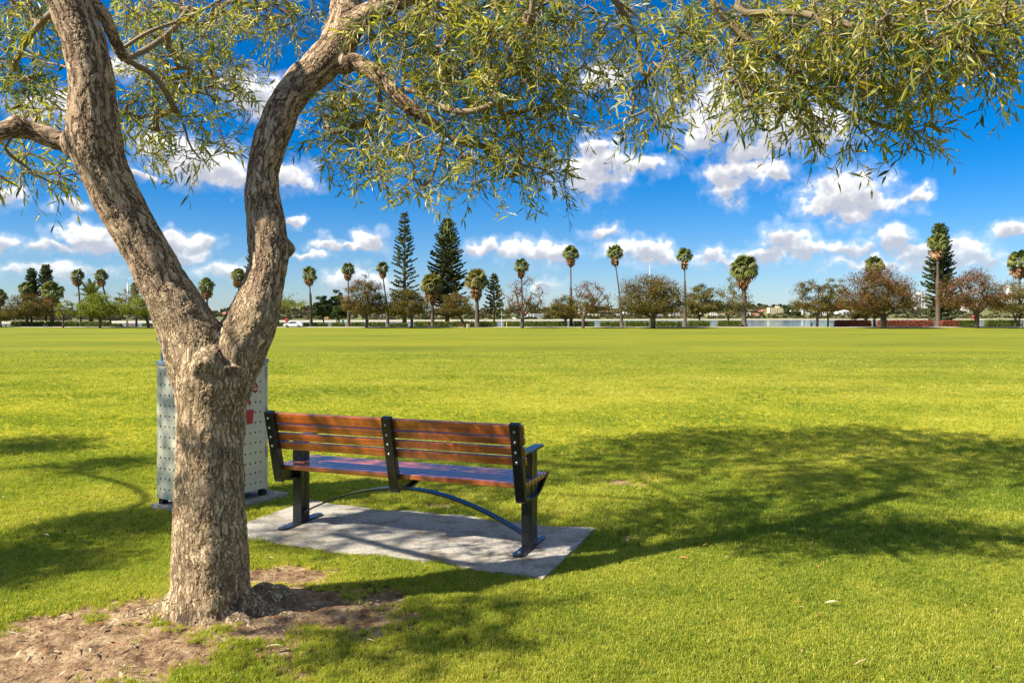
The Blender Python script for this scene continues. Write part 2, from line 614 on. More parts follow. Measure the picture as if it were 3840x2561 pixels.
def lawn_material():
    m, t, out = new_mat('mown_grass_and_soil')
    geo = t.n('ShaderNodeNewGeometry')
    pos = geo.outputs['Position']
    sp = t.n('ShaderNodeSeparateXYZ', {0: pos})
    soil = t.n('ShaderNodeAttribute', attribute_name='soil').outputs['Fac']
    far = t.smooth(sp.outputs[1], 6.0, 26.0)
    # turf: blade-scale mottle close by, mowing and wear patches far off
    fine = t.noise(t.vmath('MULTIPLY', pos, (1.0, 0.45, 1.0)), 42.0, 6.0, 0.7)
    mid = t.noise(t.vmath('MULTIPLY', pos, (1.0, 0.55, 1.0)), 1.1, 5.0, 0.65)
    big = t.noise(t.vmath('MULTIPLY', pos, (0.25, 0.55, 1.0)), 0.16, 4.0, 0.6)
    streak = t.noise(t.vmath('MULTIPLY', pos, (0.12, 0.6, 1.0)), 0.5, 6.0, 0.7)
    c = t.ramp(fine, [(0.28, (0.09, 0.105, 0.006)), (0.5, (0.22, 0.22, 0.012)), (0.72, (0.38, 0.34, 0.035))])
    c = t.mix(t.smooth(mid, 0.42, 0.72, 0, 0.65), c, (0.34, 0.30, 0.018))
    c = t.mix(t.smooth(mid, 0.50, 0.25, 0, 0.55), c, (0.115, 0.15, 0.008))
    mid2 = t.noise(t.vmath('MULTIPLY', pos, (1.0, 0.35, 1.0)), 6.5, 5.0, 0.7)
    c = t.mix(t.smooth(mid2, 0.50, 0.68, 0, 0.6), c, (0.38, 0.35, 0.045))
    c = t.mix(t.smooth(mid2, 0.48, 0.32, 0, 0.6), c, (0.10, 0.13, 0.008))
    c = t.mix(t.smooth(big, 0.45, 0.70, 0, 0.5), c, (0.36, 0.31, 0.03))
    c = t.mix(t.smooth(streak, 0.52, 0.70, 0, 0.30), c, (0.15, 0.17, 0.01))
    lime = t.math('MULTIPLY', t.smooth(sp.outputs[1], 8.0, 11.0), t.smooth(sp.outputs[1], 17.0, 12.0))
    c = t.mix(t.math('MULTIPLY', lime, 0.55), c, (0.46, 0.41, 0.02))          # drier, paler strip across the middle of the lawn
    c = t.mix(t.smooth(sp.outputs[1], 17.0, 30.0, 0, 0.62), c, (0.125, 0.165, 0.008))
    band = t.noise(t.vmath('MULTIPLY', pos, (0.05, 0.13, 1.0)), 1.0, 6.0, 0.72)
    c = t.mix(t.math('MULTIPLY', t.smooth(sp.outputs[1], 16.0, 34.0), t.smooth(band, 0.46, 0.62, 0, 0.6)), c, (0.26, 0.25, 0.014))
    c = t.mix(t.math('MULTIPLY', t.smooth(sp.outputs[1], 14.0, 30.0), t.smooth(band, 0.46, 0.34, 0, 0.5)), c, (0.085, 0.105, 0.008))
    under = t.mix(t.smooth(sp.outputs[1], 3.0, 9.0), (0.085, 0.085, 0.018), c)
    # soil: pale sandy loam with bark crumbs
    s1 = t.noise(pos, 9.0, 6.0, 0.7)
    s2 = t.noise(pos, 55.0, 5.0, 0.7)
    sc = t.ramp(s1, [(0.34, (0.085, 0.048, 0.027)), (0.44, (0.215, 0.128, 0.068)), (0.54, (0.345, 0.225, 0.122)), (0.66, (0.54, 0.41, 0.245))])
    sc = t.mix(t.smooth(s2, 0.52, 0.72, 0, 0.75), sc, (0.085, 0.055, 0.038))
    sc = t.mix(t.smooth(s2, 0.45, 0.30, 0, 0.6), sc, (0.46, 0.37, 0.25))
    edge = t.math('ADD', soil, t.math('MULTIPLY', t.math('SUBTRACT', s2, 0.5), 0.9))
    col = t.mix(t.smooth(edge, 0.25, 0.6), under, sc)
    b = t.n('ShaderNodeBsdfPrincipled', {'Base Color': col, 'Roughness': 0.9, 'Specular IOR Level': 0.12})
    h = t.math('ADD', t.math('MULTIPLY', fine, 0.6), t.math('MULTIPLY', s2, 0.4))
    bp = t.n('ShaderNodeBump', {'Height': h, 'Strength': 0.85, 'Distance': 0.03})
    t.put(b, 'Normal', bp)
    t.put(out, 'Surface', b)
    return m


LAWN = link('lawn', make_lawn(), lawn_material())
tag(LAWN, 'wide mown park lawn with bare soil round the tree', kind='structure')

# pale footpath along the far side of the lawn
mb = MB()
xs = np.linspace(-420, 420, 85)
ya, yb = 195.2, 199.2
edge = [0.35 * math.sin(x * 0.05) for x in xs]
v, f = [], []
for i, x in enumerate(xs):
    v += [(x, ya + edge[i], float(gz(x, ya + edge[i])) + 0.03), (x, yb + edge[i], float(gz(x, yb + edge[i])) + 0.10)]
for i in range(len(xs) - 1):
    f.append([2 * i, 2 * i + 2, 2 * i + 3, 2 * i + 1])
mb.add(v, f)
PATH = mb.build('footpath', plain('pale_concrete_path', (0.42, 0.385, 0.31), 0.85, var=0.12, scale=0.6))
tag(PATH, 'pale concrete footpath along the river hedge', kind='structure')


# ------------------------------------------------------------------ grass blades
def tuft_mesh(rng, n, h, spread, name):
    mb = MB()
    for k in range(n):
        a = rng.uniform(0, 2 * math.pi)
        r = spread * math.sqrt(rng.uniform())
        bx, by = r * math.cos(a), r * math.sin(a)
        la = rng.uniform(0, 2 * math.pi)
        lean = rng.uniform(0.15, 1.05)
        L = h * rng.uniform(0.55, 1.25)
        w = rng.uniform(0.0011, 0.0019)
        dx, dy = math.cos(la), math.sin(la)
        sx, sy = -dy * w, dx * w
        m = (bx + dx * L * lean * 0.35, by + dy * L * lean * 0.35, L * 0.62)
        t_ = (bx + dx * L * lean * 0.95, by + dy * L * lean * 0.95, L * (1.0 - 0.32 * lean))
        v = [(bx - sx, by - sy, -0.006), (bx + sx, by + sy, -0.006), (m[0] + sx * 0.8, m[1] + sy * 0.8, m[2]), (m[0] - sx * 0.8, m[1] - sy * 0.8, m[2]), t_]
        mb.add(v, [[0, 1, 2, 3], [3, 2, 4]], rng.uniform(0, 1))
    return mb.mesh(name)


def grass_material():
    m, t, out = new_mat('grass_blades')
    a = t.n('ShaderNodeAttribute', attribute_name='tint').outputs['Fac']
    dry = t.n('ShaderNodeAttribute', attribute_name='dry', attribute_type='INSTANCER').outputs['Fac']
    fac = t.math('ADD', t.math('MULTIPLY', a, 0.40), t.math('MULTIPLY', dry, 0.60))
    col = t.ramp(fac, [(0.08, (0.105, 0.19, 0.020)), (0.34, (0.27, 0.335, 0.034)), (0.56, (0.495, 0.49, 0.060)), (0.78, (0.68, 0.61, 0.13)), (1.0, (0.80, 0.73, 0.36))])
    b = t.n('ShaderNodeBsdfPrincipled', {'Base Color': col, 'Roughness': 0.45, 'Specular IOR Level': 0.35})
    tr = t.n('ShaderNodeBsdfTranslucent', {'Color': t.n('ShaderNodeHueSaturation', {'Color': col, 'Value': 1.4, 'Saturation': 1.1})})
    t.put(out, 'Surface', t.n('ShaderNodeMixShader', {0: 0.45, 1: b, 2: tr}))
    return m


SLAB_C = Vector((-0.60, 5.50))          # bench frame: origin, along the seat, towards the seat's front
E_AX, P_AX = Vector((0.934, -0.357)), Vector((0.357, 0.934))
BEN_O = Vector((-0.7055, 5.44))
BIN_C = Vector((-2.355, 6.019))         # near corner of the bin housing
BIN_R, BIN_L = Vector((0.5, 0.866)), Vector((-0.866, 0.5))


def slab_edge_noise(a):
    return 0.03 * np.sin(a * 5.1) + 0.02 * np.sin(a * 13.7 + 1)


def in_slab(X, Y):
    e = (X - BEN_O.x) * E_AX.x + (Y - BEN_O.y) * E_AX.y
    p = (X - BEN_O.x) * P_AX.x + (Y - BEN_O.y) * P_AX.y
    j = 0.022 + 0.045 * np.clip(fbm(X * 5, Y * 5, 3), -0.6, 1)        # turf creeps over the slab's rim
    s = (e > -1.24 + j) & (e < 1.15 - j) & (p > -0.50 + j + slab_edge_noise(e)) & (p < 0.57 - j + slab_edge_noise(e + 4))
    q = (X - BIN_C.x) * BIN_R.x + (Y - BIN_C.y) * BIN_R.y
    l = (X - BIN_C.x) * BIN_L.x + (Y - BIN_C.y) * BIN_L.y
    return s | ((q > -0.03) & (q < 0.80) & (l > -0.09) & (l < 0.54))


def make_grass():
    pts, rot, scl, dry = [], [], [], []
    for (d0_, d1_, dens, s0) in ((2.6, 5.2, 4300, 0.78), (5.2, 8.5, 1600, 1.0), (8.5, 14.0, 380, 1.25), (14.0, 24.0, 120, 1.5), (24.0, 38.0, 38, 1.9)):
        n = int(dens * 0.70 * (d1_ ** 2 - d0_ ** 2) + dens * 1.2 * (d1_ - d0_))
        Y = np.sqrt(RNG.uniform(d0_ ** 2, d1_ ** 2, n))
        X = RNG.uniform(-1, 1, n) * (Y * 0.70 + 0.6)
        s = soil_mask(X, Y)
        fade = np.clip((40 - Y) / 26, 0, 1)
        keep = (RNG.uniform(size=n) < fade) & (RNG.uniform(size=n) > s * 1.12 - 0.03) & ~in_slab(X, Y) & (((X - TREE[0]) ** 2 + (Y - TREE[1]) ** 2) > 0.24 ** 2)
        X, Y, s = X[keep], Y[keep], s[keep]
        Z = gz(X, Y) + np.clip((14 - Y) / 8, 0, 1) * 0.012 * fbm(X * 2.5, Y * 2.5)
        pts.append(np.stack([X, Y, Z], 1))
        m = len(X)
        rot.append(np.stack([RNG.normal(0, 0.12, m), RNG.normal(0, 0.12, m), RNG.uniform(0, 6.28, m)], 1))
        lush = np.clip(0.5 + 0.9 * fbm(X * 0.7 + 40, Y * 0.7), 0, 1)
        scl.append(s0 * RNG.uniform(0.65, 1.25, m) * (1 - 0.45 * s) * (0.85 + 0.35 * lush))
        d = 0.52 + 0.42 * fbm(X * 0.45, Y * 0.6 + 9) + 0.22 * fbm(X * 3, Y * 3) + RNG.normal(0, 0.13, m) + 0.25 * s - 0.20 * lush
        dry.append(np.clip(d, 0, 1))
    pts, rot, scl, dry = (np.concatenate(k).astype(np.float32) for k in (pts, rot, scl, dry))
    me = bpy.data.meshes.new('grass')
    me.vertices.add(len(pts))
    me.vertices.foreach_set('co', pts.ravel())
    me.attributes.new('rot', 'FLOAT_VECTOR', 'POINT').data.foreach_set('vector', rot.ravel())
    me.attributes.new('scl', 'FLOAT', 'POINT').data.foreach_set('value', scl)
    me.attributes.new('dry', 'FLOAT', 'POINT').data.foreach_set('value', dry)
    o = link('grass', me)
    tag(o, 'short green grass blades of the mown lawn', 'grass', kind='stuff')
    gm = grass_material()
    tufts = bpy.data.collections.new('grass_tufts')
    rg = np.random.default_rng(5)
    for k in range(10):
        tm = tuft_mesh(rg, 16, 0.026, 0.024, 'grass_tuft')
        tm.materials.append(gm)
        tufts.objects.link(bpy.data.objects.new('grass_tuft', tm))
    ng = bpy.data.node_groups.new('grass_scatter', 'GeometryNodeTree')
    ng.interface.new_socket('Geometry', in_out='INPUT', socket_type='NodeSocketGeometry')
    ng.interface.new_socket('Geometry', in_out='OUTPUT', socket_type='NodeSocketGeometry')
    t = NT(ng)
    gi, go = t.n('NodeGroupInput'), t.n('NodeGroupOutput')
    ci = t.n('GeometryNodeCollectionInfo')
    ci.inputs['Collection'].default_value = tufts
    ci.inputs['Separate Children'].default_value = True
    ci.inputs['Reset Children'].default_value = True
    ra = t.n('GeometryNodeInputNamedAttribute', {'Name': 'rot'}, data_type='FLOAT_VECTOR')
    sa = t.n('GeometryNodeInputNamedAttribute', {'Name': 'scl'}, data_type='FLOAT')
    ip = t.n('GeometryNodeInstanceOnPoints')
    ng.links.new(gi.outputs[0], ip.inputs['Points'])
    ng.links.new(ci.outputs[0], ip.inputs['Instance'])
    ip.inputs['Pick Instance'].default_value = True
    ng.links.new(ra.outputs[0], ip.inputs['Rotation'])
    ng.links.new(sa.outputs[0], ip.inputs['Scale'])
    ng.links.new(ip.outputs[0], go.inputs[0])
    md = o.modifiers.new('scatter', 'NODES')
    md.node_group = ng
    return o


make_grass()


# ------------------------------------------------------------------ bark crumbs and leaf litter on the bare soil
def make_litter():
    rng = np.random.default_rng(8)
    X, Y = rng.uniform(-3.6, 0.9, 26000), rng.uniform(2.7, 4.9, 26000)
    s = soil_mask(X, Y)
    keep = (rng.uniform(size=len(X)) < s * 0.42) & (np.hypot(X - TREE[0], Y - TREE[1]) > 0.2)
    X, Y = X[keep], Y[keep]
    n = len(X)
    Z = gz(X, Y) + 0.003 + 0.008 * rng.uniform(size=n)
    a = rng.uniform(0, 6.28, n)
    L = rng.uniform(0.003, 0.011, n) * np.where(rng.uniform(size=n) < 0.12, 2.4, 1.0)
    W = L * rng.uniform(0.14, 0.45, n)
    d = np.stack([np.cos(a), np.sin(a), rng.normal(0, 0.25, n)], 1) * L[:, None]
    e = np.stack([-np.sin(a), np.cos(a), rng.normal(0, 0.3, n)], 1) * W[:, None]
    c = np.stack([X, Y, Z], 1)
    v = np.stack([c - d, c - d * 0.2 + e + [0, 0, 0.002], c + d, c - d * 0.2 - e + [0, 0, 0.002]], 1).reshape(-1, 3)
    m = MB()
    m.add(v, np.arange(4 * n).reshape(-1, 4), rng.uniform(0, 1, n))
    mat = leaf_mat('bark_and_leaf_crumbs', [(0.0, (0.05, 0.033, 0.024)), (0.4, (0.19, 0.12, 0.07)), (0.7, (0.38, 0.27, 0.14)), (0.9, (0.55, 0.45, 0.28)), (1.0, (0.42, 0.20, 0.06))], 0.1, 0.8, 0.1)
    tag(m.build('bark_litter', mat), 'fine bark crumbs and leaf litter strewn on bare soil', 'litter', kind='stuff')


make_litter()

# ------------------------------------------------------------------ the big tree
def bark_material():
    m, t, out = new_mat('furrowed_bark')
    at = t.n('ShaderNodeAttribute', attribute_name='bark').outputs['Vector']
    pos = t.n('ShaderNodeNewGeometry').outputs['Position']
    z = t.n('ShaderNodeSeparateXYZ', {0: pos}).outputs[2]
    wob = t.vmath('SCALE', t.vmath('SUBTRACT', t.n('ShaderNodeTexNoise', {'Vector': at, 'Scale': 14.0, 'Detail': 3.0}).outputs['Color'], (0.5, 0.5, 0.5)), scale=0.06)
    q = t.vmath('ADD', at, wob)

    def plates(sx, sz, rnd=1.0):
        vo = t.n('ShaderNodeTexVoronoi', {'Vector': t.vmath('MULTIPLY', q, (sx, sx, sz)), 'Scale': 1.0, 'Randomness': rnd}, feature='DISTANCE_TO_EDGE')
        return vo.outputs['Distance']
    large = plates(34.0, 10.0)

    def fissure(sx, sz, detail, lo, hi, off):
        nz = t.noise(t.vmath('ADD', t.vmath('MULTIPLY', q, (sx, sx, sz)), (off, off, off)), 1.0, detail, 0.6)
        return t.smooth(t.math('ABSOLUTE', t.math('SUBTRACT', nz, 0.5)), lo, hi)
    fibre = t.noise(t.vmath('MULTIPLY', q, (95.0, 95.0, 17.0)), 1.0, 5.0, 0.70)
    flake = t.noise(t.vmath('MULTIPLY', q, (42.0, 42.0, 15.0)), 1.0, 4.0, 0.62)
    fis_a = fissure(40.0, 8.5, 4.0, 0.0, 0.055, 0.0)
    fis_b = fissure(58.0, 17.0, 3.0, 0.0, 0.050, 7.7)
    fis_c = fissure(24.0, 4.6, 4.0, 0.0, 0.045, 3.1)
    lump = t.noise(at, 7.0, 3.0, 0.5)
    blot = t.noise(pos, 5.5, 4.0, 0.6)
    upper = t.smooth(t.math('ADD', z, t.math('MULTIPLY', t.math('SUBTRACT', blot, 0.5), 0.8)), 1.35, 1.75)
    jag = t.math('MULTIPLY', t.math('SUBTRACT', fibre, 0.5), 0.30)
    el = t.smooth(t.math('ADD', large, jag), -0.04, 0.08)
    open_l = t.smooth(t.noise(at, 9.0, 3.0, 0.6), 0.40, 0.60)
    el = t.math('MAXIMUM', el, t.math('SUBTRACT', 1.0, open_l))
    low_c = t.math('MULTIPLY', fis_a, t.math('ADD', t.math('MULTIPLY', fis_b, 0.5), 0.5))
    up_c = t.math('MULTIPLY', t.math('ADD', t.math('MULTIPLY', el, 0.75), 0.25), fis_c)
    nd = t.n('ShaderNodeMix', {0: upper, 2: low_c, 3: up_c})
    crack = nd.outputs[0]
    bald = t.smooth(t.noise(at, 4.2, 3.0, 0.5), 0.58, 0.68)        # places where the bark has come away smooth
    crack = t.math('MAXIMUM', crack, t.math('MULTIPLY', bald, 0.80))
    tone = t.math('ADD', t.math('MULTIPLY', fibre, 0.5), t.math('MULTIPLY', flake, 0.5))
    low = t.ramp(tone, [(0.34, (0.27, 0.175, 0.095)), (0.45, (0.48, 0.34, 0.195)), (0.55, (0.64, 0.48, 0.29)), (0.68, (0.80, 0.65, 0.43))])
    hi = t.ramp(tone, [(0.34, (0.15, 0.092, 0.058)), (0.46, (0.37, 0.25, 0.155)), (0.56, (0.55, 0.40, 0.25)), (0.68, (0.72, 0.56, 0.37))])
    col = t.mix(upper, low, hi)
    col = t.mix(t.smooth(blot, 0.56, 0.70, 0, 0.62), col, (0.075, 0.052, 0.044))
    col = t.mix(t.math('MULTIPLY', bald, 0.7), col, (0.40, 0.26, 0.15))
    dark = t.math('SUBTRACT', 1.0, crack)
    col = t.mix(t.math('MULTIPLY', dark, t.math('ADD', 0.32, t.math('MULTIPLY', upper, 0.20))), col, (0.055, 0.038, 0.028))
    b = t.n('ShaderNodeBsdfPrincipled', {'Base Color': col, 'Roughness': 0.9, 'Specular IOR Level': 0.15})
    h = t.math('ADD', t.math('MULTIPLY', crack, 0.75), t.math('MULTIPLY', fibre, 0.35))
    bp = t.n('ShaderNodeBump', {'Height': h, 'Strength': 0.65, 'Distance': 0.010})
    t.put(b, 'Normal', bp)
    t.put(out, 'Surface', b)
    hd = t.math('ADD', t.math('MULTIPLY', crack, 0.006), t.math('MULTIPLY', t.math('SUBTRACT', lump, 0.5), 0.030))
    ds = t.n('ShaderNodeDisplacement', {'Height': hd, 'Midlevel': 0.004, 'Scale': 1.0})
    t.put(out, 'Displacement', ds)
    m.displacement_method = 'BOTH'
    return m


def px_path(rows, n=7):
    """rows of (column, row, depth, width in photo pixels) -> points and radii"""
    s = smooth_path(rows, n)
    pts = np.array([tuple(P(a, b, d)) for a, b, d, w in s])
    return pts, s[:, 3] * s[:, 2] / F / 2


TRUNK_PATHS = [
    [(790, 2420, 3.98, 420), (790, 2345, 3.98, 372), (790, 2285, 3.98, 314), (789, 2150, 3.97, 278), (786, 1900, 3.96, 256), (786, 1700, 3.95, 240), (794, 1540, 3.95, 248), (802, 1430, 3.95, 292), (806, 1360, 3.95, 300)],
    # left arm
    [(785, 1480, 3.96, 220), (745, 1330, 3.94, 245), (690, 1200, 3.92, 205), (620, 1075, 3.90, 178), (560, 960, 3.87, 168), (468, 800, 3.84, 166), (395, 655, 3.80, 174), (355, 520, 3.77, 190), (346, 400, 3.75, 168), (344, 310, 3.74, 158), (318, 160, 3.72, 150), (252, 0, 3.70, 148), (180, -160, 3.68, 138), (110, -420, 3.66, 120), (60, -800, 3.6, 95)],
    # right arm
    [(815, 1470, 3.96, 210), (880, 1330, 3.98, 215), (940, 1215, 4.00, 190), (975, 1110, 4.02, 160), (1005, 1000, 4.04, 142), (1004, 920, 4.05, 146), (998, 850, 4.06, 142), (984, 746, 4.08, 128), (982, 660, 4.10, 118), (1002, 580, 4.12, 120), (1026, 497, 4.15, 126), (1062, 410, 4.18, 122), (1120, 325, 4.22, 124), (1195, 255, 4.27, 128), (1262, 175, 4.32, 134), (1295, 80, 4.38, 128), (1305, -40, 4.45, 112), (1330, -250, 4.6, 95), (1380, -600, 4.8, 75)],
    # limb leaving the right arm to the upper right
    [(1268, 150, 4.33, 80), (1340, 80, 4.30, 84), (1430, 28, 4.24, 78), (1540, -20, 4.16, 72), (1750, -110, 4.0, 62), (2080, -230, 3.8, 55), (2450, -250, 3.62, 48), (2800, -200, 3.45, 40), (3150, -140, 3.25, 30)],
    # lower branch of the right arm
    [(1262, 215, 4.30, 62), (1330, 232, 4.28, 60), (1400, 270, 4.25, 58), (1455, 322, 4.24, 54), (1500, 372, 4.24, 50), (1560, 420, 4.25, 46), (1620, 458, 4.27, 38), (1665, 498, 4.30, 32)],
    # stout branch of the left arm, leaving the frame to the left
    [(350, 560, 3.78, 95), (260, 540, 3.78, 78), (180, 515, 3.76, 70), (110, 488, 3.74, 72), (62, 480, 3.72, 80), (20, 492, 3.70, 72), (-60, 500, 3.7, 62), (-300, 430, 3.75, 55), (-700, 250, 3.9, 45), (-1200, 0, 4.05, 36)],
    # branch between the arms, hanging from the left arm
    [(300, 10, 3.72, 60), (352, 15, 3.76, 52), (395, 70, 3.80, 46), (420, 130, 3.85, 40), (448, 190, 3.90, 36), (470, 225, 3.94, 30)],
]
KNOBS = [  # lumps: column, row, depth, size px, aim
    (735, 1350, 3.88, 110), (1062, 932, 4.05, 84), (1085, 935, 4.05, 46), (880, 1330, 3.90, 105), (300, 540, 3.76, 130), (62, 472, 3.70, 82),
    (960, 1150, 3.96, 100), (905, 1240, 3.93, 100), (1290, 240, 4.28, 80),
    (985, 2262, 4.14, 150), (1045, 2255, 4.18, 120), (1095, 2262, 4.16, 80)]
ROOTS = [(0.05, 0.46), (-0.75, 0.34), (2.7, 0.36), (3.45, 0.62), (4.2, 0.40), (5.0, 0.34)]


def make_trunk():
    mb = MB()
    for rows in TRUNK_PATHS:
        pts, rad = px_path(rows)
        mb.tube(pts, rad, 20)
    for (a, b, d, w) in KNOBS:
        c = P(a, b, d)
        r = w * d / F / 2
        bm = bmesh.new()
        bmesh.ops.create_icosphere(bm, subdivisions=3, radius=r)
        v = np.array([p.co for p in bm.verts]) + np.array(c)
        bm.verts.index_update()
        mb.add(v, [[p.index for p in q.verts] for q in bm.faces])
        bm.free()
    # sawn stump looking at the camera just under the fork
    c0, c1 = P(800, 1300, 3.95), P(764, 1392, 3.745)
    mb.tube([c0, c0.lerp(c1, 0.5), c1], [0.10, 0.072, 0.056], 16)
    for (a, L) in ROOTS:
        dx, dy = math.cos(a), math.sin(a)
        pts, rr = [], []
        for s, zz, r_ in ((0.02, 0.10, 0.09), (0.12, 0.05, 0.075), (0.18, 0.005, 0.060), (0.22 + 0.35 * (L - 0.22), -0.014, 0.040), (L, -0.020, 0.026), (L + 0.12, -0.05, 0.02)):
            x, y = TREE[0] + dx * s + 0.06 * math.sin(5 * s + a), TREE[1] + dy * s + 0.06 * math.cos(4 * s + a) - 0.06 * math.cos(a)
            pts.append((x, y, float(gz(x, y)) + zz - 0.02))
            rr.append(r_)
        mb.tube(smooth_path(pts, 4), smooth_path(np.array(rr)[:, None], 4)[:, 0], 12)
    me = mb.mesh('trunk_raw')
    o = link('trunk_raw', me)
    md = o.modifiers.new('r', 'REMESH')
    md.mode = 'VOXEL'
    md.voxel_size = 0.0065
    sm = o.modifiers.new('s', 'SMOOTH')
    sm.factor, sm.iterations = 0.6, 9
    dg = bpy.context.evaluated_depsgraph_get()
    me2 = bpy.data.meshes.new_from_object(o.evaluated_get(dg), depsgraph=dg)
    bpy.data.objects.remove(o)
    bpy.data.meshes.remove(me)
    me2.name = 'trunk'
    for a in [k.name for k in me2.attributes if k.name == 'tint']:
        me2.attributes.remove(me2.attributes[a])
    n = len(me2.vertices)
    co = np.empty(n * 3, np.float32)
    me2.vertices.foreach_get('co', co)
    co = co.reshape(-1, 3).astype(float)
    # bark space: place across the limb, distance along it
    seg_a, seg_b, seg_s, seg_u, seg_w, seg_r, seg_o, seg_k = [], [], [], [], [], [], [], []
    for k, rows in enumerate(TRUNK_PATHS):
        pts, rad = px_path(rows, 2)
        tan = np.gradient(pts, axis=0)
        tan /= np.linalg.norm(tan, axis=1)[:, None]
        u = np.cross(tan[0], [0, 1, 0])
        s = 0.0 if k not in (1, 2) else 1.13
        for i in range(len(pts) - 1):
            d = pts[i + 1] - pts[i]
            L = np.linalg.norm(d)
            tt = d / L
            u = u - tt * np.dot(u, tt)
            u /= np.linalg.norm(u)
            seg_a.append(pts[i]); seg_b.append(pts[i + 1]); seg_s.append(s); seg_u.append(u.copy()); seg_w.append(np.cross(tt, u)); seg_r.append((rad[i], rad[i + 1])); seg_o.append(0.0 if k < 3 else k * 3.7); seg_k.append(k)
            s += L
    A, B, S, U, W, RR, O = (np.array(k) for k in (seg_a, seg_b, seg_s, seg_u, seg_w, seg_r, seg_o))
    KP = np.array(seg_k)
    out = np.zeros((n, 3), np.float32)
    for i0 in range(0, n, 20000):
        c = co[i0:i0 + 20000]
        ii = np.arange(len(c))
        best = np.full(len(c), 1e9)
        for k in range(len(TRUNK_PATHS)):             # nearest point of each limb's axis, then the limb whose surface is nearest
            w = np.where(KP == k)[0]
            a_, ab = A[w], (B - A)[w]
            tpar = np.clip(((c[:, None] - a_[None]) * ab[None]).sum(2) / (ab * ab).sum(1)[None], 0, 1)
            dv = c[:, None] - a_[None] - tpar[..., None] * ab[None]
            dist = np.linalg.norm(dv, axis=2)
            j = dist.argmin(1)
            tj, dj = tpar[ii, j], dv[ii, j]
            sd = dist[ii, j] - (RR[w][j, 0] + tj * (RR[w][j, 1] - RR[w][j, 0]))
            upd = sd < best
            best[upd] = sd[upd]
            r3 = np.stack([(dj * U[w][j]).sum(1) + O[w][j], (dj * W[w][j]).sum(1), S[w][j] + tj * np.linalg.norm(ab, axis=1)[j]], 1)
            out[i0:i0 + 20000][upd] = r3[upd]
    me2.attributes.new('bark', 'FLOAT_VECTOR', 'POINT').data.foreach_set('vector', out.ravel())
    me2.polygons.foreach_set('use_smooth', np.ones(len(me2.polygons), bool))
    me2.materials.clear()
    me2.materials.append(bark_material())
    return me2


TREE_O = empty('shade_tree', (TREE[0], TREE[1], float(gz(*TREE))))
tag(TREE_O, 'large forked tree with rough brown bark and narrow olive leaves overhanging the bench', 'tree')
INV = Matrix.Translation(-TREE_O.location)


def at_tree(me):
    me.transform(INV)
    return me


link('trunk', at_tree(make_trunk()), None, TREE_O)

# finer branches drawn from the photograph: columns, rows, depth; the rest grows from them
BRANCHES = [
    [(1665, 498, 4.30), (1730, 535, 4.30), (1809, 545, 4.3), (1870, 520, 4.35), (1930, 500, 4.4), (2036, 465, 4.5)],
    [(1665, 498, 4.30), (1650, 560, 4.2), (1636, 610, 4.15), (1610, 680, 4.1), (1520, 735, 4.05)],
    [(1680, 515, 4.3), (1740, 580, 4.2), (1790, 655, 4.15), (1810, 720, 4.1)],
    [(1809, 545, 4.3), (1860, 580, 4.3), (1890, 640, 4.3), (1960, 700, 4.3)],
    [(1500, 372, 4.24), (1512, 320, 4.3), (1517, 230, 4.4), (1522, 130, 4.5), (1560, 20, 4.6)],
    [(1510, 340, 4.3), (1570, 345, 4.2), (1640, 395, 4.1), (1760, 420, 4.0), (1900, 370, 4.0)],
    [(470, 225, 3.94), (560, 270, 4.0), (610, 330, 4.05), (650, 400, 4.1), (690, 470, 4.15), (720, 560, 4.2), (815, 650, 4.2)],
    [(470, 225, 3.94), (560, 180, 4.1), (650, 110, 4.3), (720, 10, 4.5)],
    [(448, 190, 3.90), (560, 120, 4.0), (720, 60, 4.2), (880, -30, 4.4)],
    [(560, 200, 4.05), (640, 210, 4.1), (760, 135, 4.2), (900, 155, 4.3), (960, 100, 4.4)],
    [(62, 500, 3.72), (20, 560, 3.75), (90, 620, 3.85), (180, 680, 3.95), (300, 720, 4.0)],
    [(-60, 500, 3.7), (-40, 620, 3.8), (30, 680, 3.9), (100, 720, 3.95)],
    [(2080, -230, 3.8), (2230, -80, 3.9), (2307, 5, 3.95), (2360, 90, 4.0), (2392, 166, 4.0), (2406, 275, 4.0)],
    [(2300, -10, 3.95), (2423, 94, 4.0), (2500, 210, 4.0), (2567, 310, 4.0), (2640, 420, 4.0)],
    [(2450, -250, 3.62), (2530, -60, 3.65), (2570, 40, 3.66), (2612, 110, 3.68), (2660, 220, 3.7), (2740, 380, 3.72)],
    [(2450, -250, 3.62), (2600, -90, 3.55), (2678, 17, 3.5), (2772, 127, 3.5), (2872, 190, 3.5), (2960, 254, 3.5), (3060, 350, 3.52), (3220, 440, 3.55), (3400, 500, 3.6)],
    [(2800, -200, 3.45), (2780, -40, 3.4), (2772, 44, 3.38), (2888, 50, 3.35), (3000, 52, 3.3), (3200, 100, 3.2), (3500, 160, 3.1), (3800, 230, 3.1)],
    [(2888, 50, 3.35), (2890, 110, 3.4), (2930, 170, 3.45)],
    [(3150, -140, 3.25), (3400, -60, 3.1), (3700, 40, 3.0), (4000, 80, 3.0)],
    [(1540, -20, 4.16), (1700, 60, 4.2), (1850, 120, 4.3), (2000, 220, 4.4), (2120, 330, 4.5)],
    [(2080, -230, 3.8), (2010, -60, 3.9), (1990, 60, 3.95), (1960, 160, 4.0)],
    [(252, 0, 3.70), (160, 80, 3.9), (90, 170, 4.1), (40, 280, 4.2), (0, 400, 4.3)],
    [(346, 300, 3.74), (240, 250, 3.9), (150, 230, 4.1), (60, 200, 4.3)],
]
